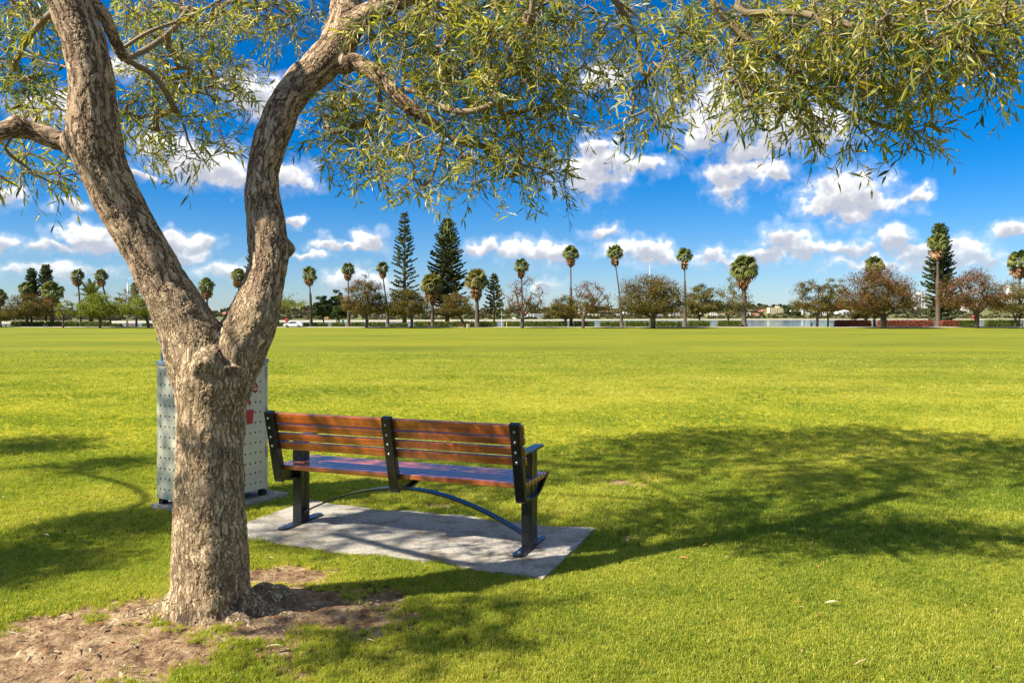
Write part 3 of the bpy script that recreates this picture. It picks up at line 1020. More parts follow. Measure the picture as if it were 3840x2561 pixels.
# limbs of the crown above the frame, in metres
HIGH = [
    [(-1.95, 3.66, 3.6), (-2.3, 3.9, 4.2), (-2.6, 4.4, 4.9), (-2.8, 5.2, 5.4), (-2.6, 6.2, 5.8)],
    [(-2.3, 3.9, 4.2), (-3.2, 4.1, 4.8), (-4.4, 4.3, 5.2), (-5.6, 4.4, 5.3)],
    [(-0.87, 4.7, 3.9), (-0.9, 5.2, 4.6), (-0.9, 5.9, 5.2), (-0.7, 6.9, 5.5), (-0.5, 7.9, 5.6)],
    [(-0.9, 5.2, 4.6), (-0.1, 5.7, 5.1), (0.8, 6.1, 5.3), (1.7, 6.3, 5.3)],
    [(-0.9, 5.9, 5.2), (-1.6, 6.6, 5.6), (-2.0, 7.6, 5.7)],
    [(-3.2, 4.1, 4.8), (-3.9, 3.2, 4.7), (-4.5, 2.2, 4.4)],
    [(-3.2, 4.1, 4.8), (-3.9, 5.2, 5.2), (-4.3, 6.2, 5.4)],
]


def resample(pts, step=0.05):
    pts = smooth_path(pts, 6)
    d = np.linalg.norm(np.diff(pts, axis=0), axis=1)
    s = np.concatenate([[0], np.cumsum(d)])
    k = np.arange(0, s[-1], step)
    return np.stack([np.interp(k, s, pts[:, j]) for j in range(3)], 1)


def make_crown():
    rng = np.random.default_rng(21)
    nodes, par = [], []
    for rows in TRUNK_PATHS:                      # nodes on the thick limbs, no tube of their own
        pts, _ = px_path(rows, 6)
        keep = [p for p in pts if p[2] > 1.9]
        for p in keep:
            nodes.append(p)
            par.append(-1)
    n_fixed = len(nodes)
    for br in [[tuple(P(*q)) for q in b] for b in BRANCHES] + HIGH:
        pts = resample(br)
        a = np.array(nodes)
        last = int(np.linalg.norm(a - pts[0], axis=1).argmin())
        for p in pts[1:]:
            nodes.append(p)
            par.append(last)
            last = len(nodes) - 1
    # where foliage hangs: column, row, depth, half width, half height (px), half depth (m), sprays
    C = [
        (110, 90, 4.2, 170, 120, 0.5, 90), (60, 290, 4.3, 120, 150, 0.5, 75), (150, 430, 4.2, 130, 110, 0.4, 40), (60, 640, 3.95, 120, 90, 0.3, 34), (220, 690, 4.0, 110, 50, 0.2, 16),
        (560, 90, 4.6, 160, 110, 0.6, 90), (780, 110, 4.6, 160, 130, 0.6, 95), (960, 90, 4.8, 130, 110, 0.5, 60), (620, 330, 4.4, 190, 120, 0.4, 105), (820, 330, 4.6, 150, 110, 0.5, 70), (590, 490, 4.2, 130, 100, 0.3, 48), (770, 560, 4.3, 110, 100, 0.3, 26), (480, 470, 4.2, 60, 110, 0.3, 24), (700, 620, 4.2, 60, 50, 0.2, 8),
        (1100, 90, 4.9, 130, 120, 0.5, 55), (1230, 480, 4.6, 110, 90, 0.3, 34), (1330, 400, 4.5, 130, 130, 0.4, 70), (1290, 600, 4.5, 110, 70, 0.3, 22), (1420, 530, 4.4, 140, 130, 0.4, 70), (1400, 660, 4.3, 130, 70, 0.3, 34),
        (1480, 130, 4.4, 160, 140, 0.5, 120), (1700, 120, 4.3, 170, 150, 0.5, 150), (1920, 120, 4.2, 170, 150, 0.5, 165), (2090, 90, 4.1, 120, 140, 0.4, 85), (1600, 320, 4.3, 170, 110, 0.4, 95), (1820, 320, 4.2, 170, 120, 0.4, 120), (2010, 330, 4.2, 130, 130, 0.4, 85), (2080, 470, 4.3, 120, 90, 0.3, 50),
        (1620, 620, 4.2, 150, 110, 0.3, 48), (1800, 660, 4.2, 160, 100, 0.3, 66), (1980, 640, 4.2, 140, 100, 0.3, 58), (2080, 700, 4.2, 70, 50, 0.2, 14), (1560, 720, 4.1, 110, 50, 0.2, 16), (1900, 500, 4.3, 160, 90, 0.3, 48), (1700, 480, 4.2, 130, 80, 0.3, 36), (1690, 800, 4.15, 10, 12, 0.05, 2),
        (2330, 120, 4.1, 120, 130, 0.3, 52), (2420, 330, 4.0, 120, 120, 0.3, 50), (2390, 500, 4.0, 100, 70, 0.2, 24), (2560, 200, 3.8, 110, 140, 0.3, 50), (2560, 420, 3.9, 80, 90, 0.2, 18), (2250, 330, 4.3, 90, 120, 0.3, 26),
        (2720, 90, 3.6, 130, 100, 0.3, 60), (2780, 290, 3.6, 130, 110, 0.3, 75), (2930, 200, 3.5, 120, 130, 0.3, 80), (2900, 420, 3.55, 150, 70, 0.25, 62), (3060, 330, 3.5, 130, 100, 0.25, 66), (3060, 500, 3.5, 120, 50, 0.15, 22),
        (3100, 90, 3.3, 150, 110, 0.3, 95), (3320, 110, 3.15, 160, 130, 0.3, 115), (3560, 130, 3.05, 160, 140, 0.3, 115), (3780, 100, 3.0, 130, 125, 0.3, 80), (3250, 330, 3.3, 140, 110, 0.25, 66), (3450, 330, 3.2, 160, 90, 0.25, 60), (3700, 285, 3.1, 150, 55, 0.2, 28),
        (3330, 470, 3.5, 130, 70, 0.2, 28), (3460, 510, 3.55, 100, 70, 0.15, 24), (3170, 560, 3.5, 40, 35, 0.1, 5), (3390, 600, 3.6, 30, 25, 0.08, 4),
    ]
    tg, fr = [], []
    for (a, b, d, wx, wy, wd, k) in C:
        for _ in range(int(k * 0.88)):
            q = rng.normal(size=3)
            q = q / np.linalg.norm(q) * rng.uniform() ** (1 / 2.4)
            tg.append(tuple(P(a + q[0] * wx, b - 45 + q[1] * wy, d + q[2] * wd)))
            fr.append(0)
    # unseen crown above and beside the frame, clumps set for the shadows they cast (metres): centre, half sizes, sprays
    H = [((-2.5, 6.6, 5.6), (1.1, 1.0, 0.6), 230), ((-1.2, 7.2, 5.6), (1.0, 0.9, 0.6), 210), ((0.0, 7.0, 5.5), (1.0, 0.9, 0.5), 200), ((1.2, 6.4, 5.4), (0.9, 0.8, 0.5), 170), ((2.3, 5.8, 5.0), (0.8, 0.6, 0.4), 110),
         ((-0.6, 5.8, 5.2), (1.0, 0.8, 0.5), 170), ((-1.9, 5.2, 5.3), (0.9, 0.8, 0.5), 150), ((-3.4, 5.6, 5.4), (0.9, 0.9, 0.5), 140), ((-4.3, 6.0, 5.4), (0.8, 0.9, 0.5), 120), ((-5.6, 4.5, 5.2), (0.8, 0.55, 0.45), 110), ((-6.6, 4.6, 5.0), (0.7, 0.45, 0.4), 90),
         ((0.6, 5.2, 4.6), (0.8, 0.5, 0.3), 90), ((-0.8, 8.0, 5.7), (0.9, 0.6, 0.4), 90), ((-2.6, 4.2, 5.0), (0.6, 0.4, 0.4), 45), ((1.6, 5.2, 4.6), (0.8, 0.4, 0.3), 70),
         ((-4.8, 3.75, 4.6), (0.8, 0.5, 0.4), 75), ((-5.9, 3.35, 4.9), (0.7, 0.45, 0.4), 60), ((-4.5, 1.85, 4.2), (0.6, 0.32, 0.3), 60), ((-5.0, 5.2, 5.2), (0.7, 0.7, 0.4), 95), ((-3.6, 7.0, 5.6), (0.9, 0.8, 0.35), 170), ((-2.6, 7.7, 5.7), (0.9, 0.6, 0.35), 130), ((-6.2, 5.8, 5.3), (0.8, 0.7, 0.4), 105), ((-4.6, 2.0, 4.35), (0.5, 0.25, 0.25), 34), ((-2.2, 4.7, 5.4), (0.9, 0.8, 0.35), 150), ((0.9, 5.6, 5.2), (1.0, 0.7, 0.35), 110), ((0.4, 6.2, 5.3), (1.1, 0.9, 0.35), 150), ((1.6, 6.2, 5.3), (1.0, 0.8, 0.35), 110)]
    for (c, s, k) in H:
        for _ in range(k):
            q = rng.normal(size=3)
            q = q / np.linalg.norm(q) * rng.uniform() ** (1 / 2.6)
            tg.append((c[0] + q[0] * s[0], c[1] + q[1] * s[1], c[2] + q[2] * s[2]))
            fr.append(1)
    tg, fr = np.array(tg), np.array(fr)
    N, pr, tips = grow(nodes, par, tg, rng, step=0.07, wob=0.16, sag=0.12)
    mb, rad = limb_mesh(N, pr, tips, 0.0017, 2.15, start=n_fixed, seg=4, r_max=0.0155)
    # leafy twigs
    LV, LT, TW, tw = [], [], [], mb
    big = []
    for i in range(len(tg)):
        base = N[tips[i]]
        back = N[pr[tips[i]]] if pr[tips[i]] >= 0 else base - np.array([0, 0, 0.1])
        d = base - back
        d = d / (np.linalg.norm(d) + 1e-9)
        d = d * 0.7 + rng.normal(size=3) * 0.45 + np.array([0, 0, -0.16])
        d /= np.linalg.norm(d)
        hi = fr[i]
        L = rng.uniform(0.16, 0.34) if hi else rng.uniform(0.10, 0.22)
        nl = int(rng.integers(8, 15)) if not hi else int(rng.integers(13, 19))
        s = np.linspace(0.06, 1.0, nl)
        drop = np.array([0, 0, -1.0]) * (s ** 2)[:, None] * L * rng.uniform(0.0, 0.35)
        pts = base + d * (s * L)[:, None] + drop
        TW.append((base, pts[nl // 2], pts[-1]))
        tv = np.vstack([pts[1:] - pts[:-1], pts[-1:] - pts[-2:-1]])
        tv /= np.linalg.norm(tv, axis=1)[:, None]
        ref = np.cross(tv, rng.normal(size=3))
        ref /= np.linalg.norm(ref, axis=1)[:, None]
        oth = np.cross(tv, ref)
        ph = np.arange(nl) * 2.4 + rng.uniform(0, 6)
        side = ref * np.cos(ph)[:, None] + oth * np.sin(ph)[:, None]
        sp_ = rng.uniform(0.5, 1.05, nl)[:, None]
        ld = tv * np.cos(sp_) + side * np.sin(sp_) + np.array([0, 0, -0.06]) + rng.normal(size=(nl, 3)) * 0.22
        ld /= np.linalg.norm(ld, axis=1)[:, None]
        nrm = side + rng.normal(size=(nl, 3)) * 0.7 + np.array([0, 0, 0.5])
        wd = np.cross(ld, nrm)
        wd /= np.linalg.norm(wd, axis=1)[:, None]
        up = np.cross(wd, ld)
        ll = rng.uniform(0.036, 0.082, nl) * rng.uniform(0.8, 1.15) * (1.55 if hi else 1.0)
        ww = ll * rng.uniform(0.066, 0.100, nl) * (1.3 if hi else 1.0)
        if not hi and rng.uniform() < 0.10:          # a dead sprig
            continue
        LV.append((pts, ld, wd, up, ll, ww))
        LT.append(np.clip(rng.normal(0.5, 0.24) + rng.normal(0, 0.16, nl), 0, 1))
    pts, ld, wd, up, ll, ww = (np.concatenate(k) for k in zip(*LV))
    tint = np.concatenate(LT)
    T3 = np.array(TW)                                   # all twigs at once: three-sided, two joints each
    ax = T3[:, 2] - T3[:, 0]
    ax /= np.linalg.norm(ax, axis=1)[:, None]
    uu = np.cross(ax, np.array([0.3, 0.8, 0.5]))
    uu /= np.linalg.norm(uu, axis=1)[:, None]
    vv = np.cross(ax, uu)
    ring = [uu * math.cos(a) + vv * math.sin(a) for a in (0, 2.094, 4.189)]
    vs = np.stack([T3[:, i] + ring[j] * r_ for i, r_ in enumerate((0.0019, 0.0015, 0.0008)) for j in range(3)], axis=1).reshape(-1, 3)
    pat = np.array([[0, 1, 4, 3], [1, 2, 5, 4], [2, 0, 3, 5], [3, 4, 7, 6], [4, 5, 8, 7], [5, 3, 6, 8]])
    tw.add(vs, (np.arange(len(T3))[:, None, None] * 9 + pat[None]).reshape(-1, 4))
    return tw, pts, ld, wd, up, ll, ww, tint


tw_, lp, ld_, lw_, lu_, ll_, lww, lt_ = make_crown()
BRANCH_MAT = plain('young_branch_bark', (0.27, 0.195, 0.11), 0.85, var=0.35, scale=35.0, bump=0.4)
tw_me = tw_.mesh('branches', True)
tag(link('branch_network', at_tree(tw_me), BRANCH_MAT, TREE_O), kind='stuff')

LEAF = leaf_mat('olive_green_leaf', [(0.0, (0.055, 0.115, 0.055)), (0.25, (0.14, 0.21, 0.065)), (0.5, (0.33, 0.33, 0.045)), (0.8, (0.50, 0.44, 0.065)), (1.0, (0.66, 0.62, 0.26))], transl=0.50, rough=0.38, spec=0.5)


def leaf_arrays(pts, ld, wd, up, ll, ww):
    """six-point lance leaf, folded on the midrib and curved"""
    n = len(pts)
    L, Wd = ll[:, None], ww[:, None]
    b = pts
    m1 = pts + ld * L * 0.38 - up * L * 0.00
    m2 = pts + ld * L * 0.70 - up * L * 0.03
    tip = pts + ld * L * 0.98 - up * L * 0.10
    f = up * Wd * 0.45
    v = np.stack([b, m1 + wd * Wd + f, m2 + wd * Wd * 0.72 + f, tip, m2 - wd * Wd * 0.72 + f, m1 - wd * Wd + f, m1, m2], axis=1).reshape(-1, 3)
    k = np.arange(n)[:, None] * 8
    t3 = np.stack([k + np.array([[0, 6, 1]]), k + np.array([[0, 5, 6]]), k + np.array([[2, 7, 3]]), k + np.array([[7, 4, 3]])], axis=1).reshape(-1, 3)
    q4 = np.stack([k + np.array([[6, 7, 2, 1]]), k + np.array([[5, 4, 7, 6]])], axis=1).reshape(-1, 4)
    return v, t3, q4


# the three hundred leaves that show largest are objects of their own
app = ll_ / np.maximum(lp[:, 1], 0.5)
cx_, cy_ = CX + lp[:, 0] / lp[:, 1] * F, HY - (lp[:, 2] - EYE) / lp[:, 1] * F
face = np.abs((np.cross(ld_, lw_) * (lp / np.linalg.norm(lp, axis=1)[:, None])).sum(1))
score = np.where((cx_ > 60) & (cx_ < 3780) & (cy_ > 60) & (cy_ < 1100), app * (0.4 + face), 0)
order = np.argsort(-score)
single = order[:300]
rest_ = np.setdiff1d(np.arange(len(lp)), single)
v, t3, q4 = leaf_arrays(lp[rest_], ld_[rest_], lw_[rest_], lu_[rest_], ll_[rest_], lww[rest_])
mb = MB()
mb.add(v, t3, np.repeat(lt_[rest_], 4))
mb.f.extend(q4.tolist())
mb.t.extend(np.repeat(lt_[rest_], 2).tolist())
fo = link('foliage', at_tree(mb.mesh('foliage')), LEAF, TREE_O)
tag(fo, kind='stuff')
one = {}
for k in range(8):
    v, t3, q4 = leaf_arrays(np.zeros((1, 3)), np.array([[1.0, 0, 0]]), np.array([[0, 1.0, 0]]), np.array([[0, 0, 1.0]]), np.array([1.0]), np.array([0.065 + 0.003 * k]))
    m_ = MB()
    m_.add(v, t3, (k + 0.5) / 8)
    m_.add(np.zeros((0, 3)), [])
    m_.f.extend(q4.tolist())
    m_.t.extend([(k + 0.5) / 8] * 2)
    one[k] = m_.mesh('leaf')
    one[k].materials.append(LEAF)
for i in single:
    o = bpy.data.objects.new('leaf', one[min(7, int(lt_[i] * 8))])
    mw = Matrix.Identity(4)
    for r_ in range(3):
        mw[r_][0], mw[r_][1], mw[r_][2] = ld_[i][r_] * ll_[i], lw_[i][r_] * ll_[i], lu_[i][r_] * ll_[i]
        mw[r_][3] = lp[i][r_] - TREE_O.location[r_]
    o.parent = TREE_O
    o.matrix_basis = mw
    COL.objects.link(o)


# ------------------------------------------------------------------ a second tree just past the left edge; its shade falls on the lawn
def make_neighbour():
    rng = np.random.default_rng(64)
    bx, by = -9.0, 5.3
    root = empty('shade_tree', (bx, by, 0.0))
    tag(root, 'neighbouring shade tree beyond the left edge whose shadow crosses the lawn', 'tree')
    nodes, par = [], []
    for i, p in enumerate(smooth_path([(0, 0, -0.2), (0.05, 0, 1.0), (0.1, 0.05, 2.0)], 5)):
        nodes.append(p)
        par.append(i - 1)
    tg = []
    for (c, s_, k) in [((1.6, -2.5, 4.4), (0.5, 0.42, 0.4), 110), ((1.9, -1.5, 4.5), (0.45, 0.5, 0.4), 100), ((-1.2, 1.9, 4.7), (0.7, 0.8, 0.4), 110), ((-0.2, 0.4, 5.2), (0.5, 0.5, 0.4), 40), ((-1.8, -0.2, 4.8), (0.9, 0.8, 0.5), 90)]:
        for _ in range(k):
            q = rng.normal(size=3)
            q = q / np.linalg.norm(q) * rng.uniform() ** 0.4
            tg.append(np.array(c) + q * np.array(s_))
    N, pr, tips = grow(nodes, par, np.array(tg), rng, step=0.2, wob=0.12, sag=0.05)
    m, rad = limb_mesh(N, pr, tips, 0.0021, 2.1, start=0, seg=6)
    m.build('trunk', BRANCH_MAT, root, True)
    p = np.repeat(N[tips], 30, axis=0) + rng.normal(size=(len(tips) * 30, 3)) * 0.13
    n = len(p)
    d = rng.normal(size=(n, 3))
    d /= np.linalg.norm(d, axis=1)[:, None]
    w = np.cross(d, rng.normal(size=(n, 3)))
    w /= np.linalg.norm(w, axis=1)[:, None]
    L = rng.uniform(0.08, 0.14, n)
    v, t3, q4 = leaf_arrays(p, d, w, np.cross(w, d), L, L * 0.10)
    tn = np.clip(rng.normal(0.5, 0.2, n), 0, 1)
    f = MB()
    f.add(v, t3, np.repeat(tn, 4))
    f.f.extend(q4.tolist())
    f.t.extend(np.repeat(tn, 2).tolist())
    tag(f.build('foliage', LEAF, root), kind='stuff')


make_neighbour()

# ------------------------------------------------------------------ bench
def wood_material():
    m, t, out = new_mat('stained_timber')
    co = t.n('ShaderNodeTexCoord').outputs['Object']
    rnd = t.n('ShaderNodeObjectInfo').outputs['Random']
    v = t.vmath('ADD', t.vmath('MULTIPLY', co, (2.2, 60.0, 60.0)), t.n('ShaderNodeCombineXYZ', {0: t.math('MULTIPLY', rnd, 40.0), 1: 0.0, 2: 0.0}))
    g = t.noise(v, 1.0, 5.0, 0.6, 0.6)
    big = t.noise(co, 5.0, 3.0, 0.6)
    c = t.ramp(g, [(0.25, (0.21, 0.046, 0.011)), (0.5, (0.46, 0.105, 0.018)), (0.75, (0.64, 0.19, 0.036))])
    c = t.mix(t.smooth(big, 0.46, 0.70, 0, 0.6), c, (0.13, 0.035, 0.014))
    c = t.mix(t.math('MULTIPLY', rnd, 0.35), c, (0.20, 0.055, 0.018))
    b = t.n('ShaderNodeBsdfPrincipled', {'Base Color': c, 'Roughness': t.math('ADD', t.math('MULTIPLY', g, 0.2), 0.26), 'Specular IOR Level': 0.6, 'Coat Weight': 1.0, 'Coat IOR': 1.75, 'Coat Roughness': 0.13})
    t.put(b, 'Normal', t.n('ShaderNodeBump', {'Height': g, 'Strength': 0.12, 'Distance': 0.002}))
    t.put(out, 'Surface', b)
    return m


WOOD = wood_material()
NAVY = plain('dark_painted_steel', (0.006, 0.007, 0.010), 0.30, var=0.2, scale=30.0, spec=0.6, coat=0.25, bump=0.05)
STEEL = plain('bolt_steel', (0.55, 0.54, 0.52), 0.3, metal=0.9, var=0.2, scale=60)
ZERO = Vector((0, 0, 0))


def make_bench():
    """local axes: x along the seat, y towards its front, z up"""
    root = empty('park_bench')
    SL = 0.925
    lean = math.atan2(0.115, 0.48)

    def up_at(z):                       # rear support line: y of the support's centre at height z
        return -0.225 - (z - 0.36) * 0.235
    # seat slats
    for k in range(7):
        m = MB()
        m.cbox((0, 0, 0), (2 * SL, 0.047, 0.034), 0.006, 2)
        link('seat_slat', m.mesh('seat_slat'), WOOD, root, (0, -0.186 + k * 0.0605, 0.435))
    # back slats, in front of the supports
    zs = [(0.790, 0.070), (0.724, 0.050), (0.660, 0.050), (0.596, 0.052)]
    for (zc, hh) in zs:
        m = MB()
        m.cbox((0, 0, 0), (2 * SL + 0.02, 0.030, hh), 0.006, 2, Matrix.Rotation(lean, 3, 'X'))
        link('back_slat', m.mesh('back_slat'), WOOD, root, (0.008, up_at(zc) + 0.037, zc))
    for x in (-0.892, 0.02, 0.902):
        m = MB()
        w = 0.068
        # flat bar leaning back, then curving under the seat as a half-moon bracket
        a0, a1 = (up_at(0.835), 0.835), (up_at(0.36), 0.36)
        n = (math.cos(lean) * 0.020, math.sin(lean) * 0.020)
        poly = [(a0[0] - n[0], a0[1] - n[1] + 0.004), (a0[0] + n[0], a0[1] + n[1] + 0.004), (a1[0] + n[0], a1[1] + 0.05), (a1[0] + n[0], a1[1] - 0.015), (a1[0] + 0.005, a1[1] - 0.03), (a1[0] - n[0] * 0.6, a1[1] - 0.022), (a1[0] - n[0], a1[1])]
        m.prism(poly, lambda a, b, t_, x=x: (x + t_, a, b), w)
        sup = m.build('back_support', NAVY, root)
        bv = sup.modifiers.new('bevel', 'BEVEL')
        bv.width, bv.segments, bv.limit_method = 0.005, 2, 'ANGLE'
        for (zc, hh) in zs:
            b = MB()
            yb = up_at(zc) - 0.026
            b.tube([(x, yb + 0.006, zc - 0.001), (x, yb - 0.002, zc - 0.003), (x, yb - 0.004, zc - 0.0035)], [0.0085, 0.0085, 0.004], 10)
            b.build('bolt', STEEL, sup, True)
        # bracket: curved strap under the slats with a thin web
        m = MB()
        arc = []
        for k in range(13):
            s = k / 12
            arc.append((-0.235 + 0.465 * s, 0.352 - 0.030 * math.sin(math.pi * min(1, s * 1.15)) + 0.082 * s ** 3.2))
        poly = arc + [(a, b + 0.014) for a, b in arc[::-1]]
        m.prism(poly, lambda a, b, t_, x=x: (x + t_, a, b), 0.062)
        m.build('seat_bracket', NAVY, root)
        m = MB()
        poly = [(a, b + 0.012) for a, b in arc] + [(0.225, 0.417), (-0.21, 0.417)]
        m.prism(poly, lambda a, b, t_, x=x: (x + t_, a, b), 0.010)
        m.build('bracket_web', NAVY, root)
    for sx in (-1, 1):
        x = sx * 0.875
        m = MB()
        # post of two channels with a groove between, up through the seat to the armrest
        for (ya, yb) in ((-0.050, -0.004), (0.004, 0.052)):
            m.cbox((x, (ya + yb) / 2, 0.315), (0.076, yb - ya, 0.606), 0.004, 1)
        m.box((x, 0.0, 0.315), (0.060, 0.02, 0.60))
        m.build('leg', NAVY, root)
        m = MB()
        n = 10
        outl = [(0.036 * math.cos(R(180 + 180 * k / n)), -0.205 + 0.036 * math.sin(R(180 + 180 * k / n))) for k in range(n + 1)] + [(0.036 * math.cos(R(180 * k / n)), 0.205 + 0.036 * math.sin(R(180 * k / n))) for k in range(n + 1)]
        m.prism(outl, lambda a, b, t_, x=x: (x + a, b, 0.007 + t_), 0.013)
        fp = m.build('foot_plate', NAVY, root)
        for yb in (-0.19, 0.19):
            b = MB()
            b.tube([(x, yb, 0.012), (x, yb, 0.020), (x, yb, 0.026)], [0.011, 0.011, 0.006], 6)
            b.build('bolt', STEEL, fp)
        # armrest: flat plate with rounded front
        m = MB()
        outl = [(-0.033, -0.235), (0.033, -0.235), (0.033, 0.19)] + [(0.033 * math.cos(R(180 * k / 8)), 0.19 + 0.026 * math.sin(R(180 * k / 8))) for k in range(1, 8)] + [(-0.033, 0.19)]
        m.prism(outl, lambda a, b, t_, x=x: (x + a, b, 0.624 + t_ + 0.010 * b), 0.014)
        m.build('armrest', NAVY, root)
    # flat bar arching between the legs
    m = MB()
    arc = []
    for k in range(33):
        s = -1 + k / 16
        arc.append((s * 0.842, 0.085 + 0.232 * (1 - abs(s) ** 1.9)))
    poly = arc + [(a, b - 0.012) for a, b in arc[::-1]]
    m.prism(poly, lambda a, b, t_: (a, t_, b), 0.062)
    m.build('arch_brace', NAVY, root)
    return root


def copy_tree(o, parent=None):
    c = o.copy()
    COL.objects.link(c)
    if parent is not None:
        c.parent = parent
    for ch in list(o.children):
        copy_tree(ch, c)
    return c


SLAB_Z = 0.022
BENCH = make_bench()
BENCH.location = (BEN_O.x, BEN_O.y, SLAB_Z)
BENCH.rotation_euler = (0, 0, math.atan2(E_AX.y, E_AX.x))
tag(BENCH, 'orange timber slat bench with black steel frame on the concrete slab', 'bench', 'timber slat park benches')


# ------------------------------------------------------------------ concrete under bench and bin
def concrete_material():
    m, t, out = new_mat('exposed_concrete')
    pos = t.n('ShaderNodeNewGeometry').outputs['Position']
    a = t.noise(pos, 140.0, 4.0, 0.7)
    b_ = t.noise(pos, 5.0, 5.0, 0.65)
    vo = t.n('ShaderNodeTexVoronoi', {'Vector': pos, 'Scale': 190.0}).outputs['Color']
    c = t.ramp(a, [(0.3, (0.30, 0.27, 0.225)), (0.5, (0.50, 0.46, 0.39)), (0.7, (0.66, 0.61, 0.52))])
    c = t.mix(0.30, c, t.mix(1.0, vo, (0.62, 0.57, 0.48), 'MULTIPLY'), 'MIX')
    g2 = t.noise(pos, 38.0, 5.0, 0.72)
    c = t.mix(t.smooth(g2, 0.50, 0.70, 0, 0.75), c, (0.17, 0.155, 0.13))
    c = t.mix(t.smooth(g2, 0.48, 0.32, 0, 0.6), c, (0.66, 0.61, 0.52))
    c = t.mix(t.smooth(b_, 0.46, 0.66, 0, 0.70), c, (0.21, 0.165, 0.10))
    c = t.mix(t.smooth(b_, 0.42, 0.25, 0, 0.4), c, (0.58, 0.54, 0.46))
    bs = t.n('ShaderNodeBsdfPrincipled', {'Base Color': c, 'Roughness': 0.88, 'Specular IOR Level': 0.25})
    t.put(bs, 'Normal', t.n('ShaderNodeBump', {'Height': a, 'Strength': 0.8, 'Distance': 0.006}))
    t.put(out, 'Surface', bs)
    return m


CONC = concrete_material()


def slab(name, outline, z, thick, label):
    n = len(outline)
    m = MB()
    v = [(x, y, z) for x, y in outline] + [(x, y, z - thick) for x, y in outline]
    m.add(v, [list(range(n))] + [[i, n + i, n + (i + 1) % n, (i + 1) % n] for i in range(n)])
    o = m.build(name, CONC)
    tag(o, label, kind='structure')
    return o


ol = []
for k in range(60):
    e = -1.24 + 2.39 * k / 59
    ol.append((e, -0.50 + float(slab_edge_noise(np.array(e))) + 0.004 * random.uniform(-1, 1)))
for k in range(60):
    e = 1.15 - 2.39 * k / 59
    ol.append((e, 0.57 + float(slab_edge_noise(np.array(e + 4))) + 0.004 * random.uniform(-1, 1)))
slab('concrete_slab', [(BEN_O.x + a * E_AX.x + b * P_AX.x, BEN_O.y + a * E_AX.y + b * P_AX.y) for a, b in ol], SLAB_Z, 0.12, 'grey concrete slab under the bench')
q = [(-0.03, -0.09), (0.80, -0.09), (0.80, 0.54), (-0.03, 0.54)]
slab('concrete_footing', [(BIN_C.x + a * BIN_R.x + b * BIN_L.x, BIN_C.y + a * BIN_R.y + b * BIN_L.y) for a, b in q], 0.035, 0.12, 'low concrete footing under the bin housing')


# ------------------------------------------------------------------ bin housing
def panel(w, h, cols, rows, x0, x1, z0, z1, skip, rad=0.0085):
    """sheet with drilled holes: local x across, z up, front towards -y"""
    m = MB()
    xs, zs = np.linspace(x0, x1, cols), np.linspace(z0, z1, rows)
    gx = np.concatenate([[0], (xs[:-1] + xs[1:]) / 2, [w]])
    gz_ = np.concatenate([[0], (zs[:-1] + zs[1:]) / 2, [h]])
    for i in range(cols):
        for j in range(rows):
            a0, a1, b0, b1 = gx[i], gx[i + 1], gz_[j], gz_[j + 1]
            if (i, j) in skip:
                m.add([(a0, 0, b0), (a1, 0, b0), (a1, 0, b1), (a0, 0, b1)], [[0, 1, 2, 3]])
                continue
            cx, cz = xs[i], zs[j]
            o_ = [(a1, cz), (a1, b1), (cx, b1), (a0, b1), (a0, cz), (a0, b0), (cx, b0), (a1, b0)]
            n_ = [(cx + rad * math.cos(k * math.pi / 4), cz + rad * math.sin(k * math.pi / 4)) for k in range(8)]
            v = [(x, 0, z) for x, z in o_] + [(x, 0, z) for x, z in n_] + [(x, 0.004, z) for x, z in n_]
            f = [[k, (k + 1) % 8, 8 + (k + 1) % 8, 8 + k] for k in range(8)] + [[8 + k, 8 + (k + 1) % 8, 16 + (k + 1) % 8, 16 + k] for k in range(8)]
            m.add(v, f)
    return m


BINM = plain('galvanised_sheet', (0.60, 0.575, 0.42), 0.5, metal=0.0, var=0.22, scale=9.0, spec=0.5)
BIND = plain('bin_inside', (0.012, 0.012, 0.012), 0.8)
BINB = plain('blue_grey_lid', (0.20, 0.30, 0.42), 0.38, metal=0.2, var=0.15, scale=8)
REDP = plain('red_print', (0.45, 0.022, 0.020), 0.5, var=0.05)


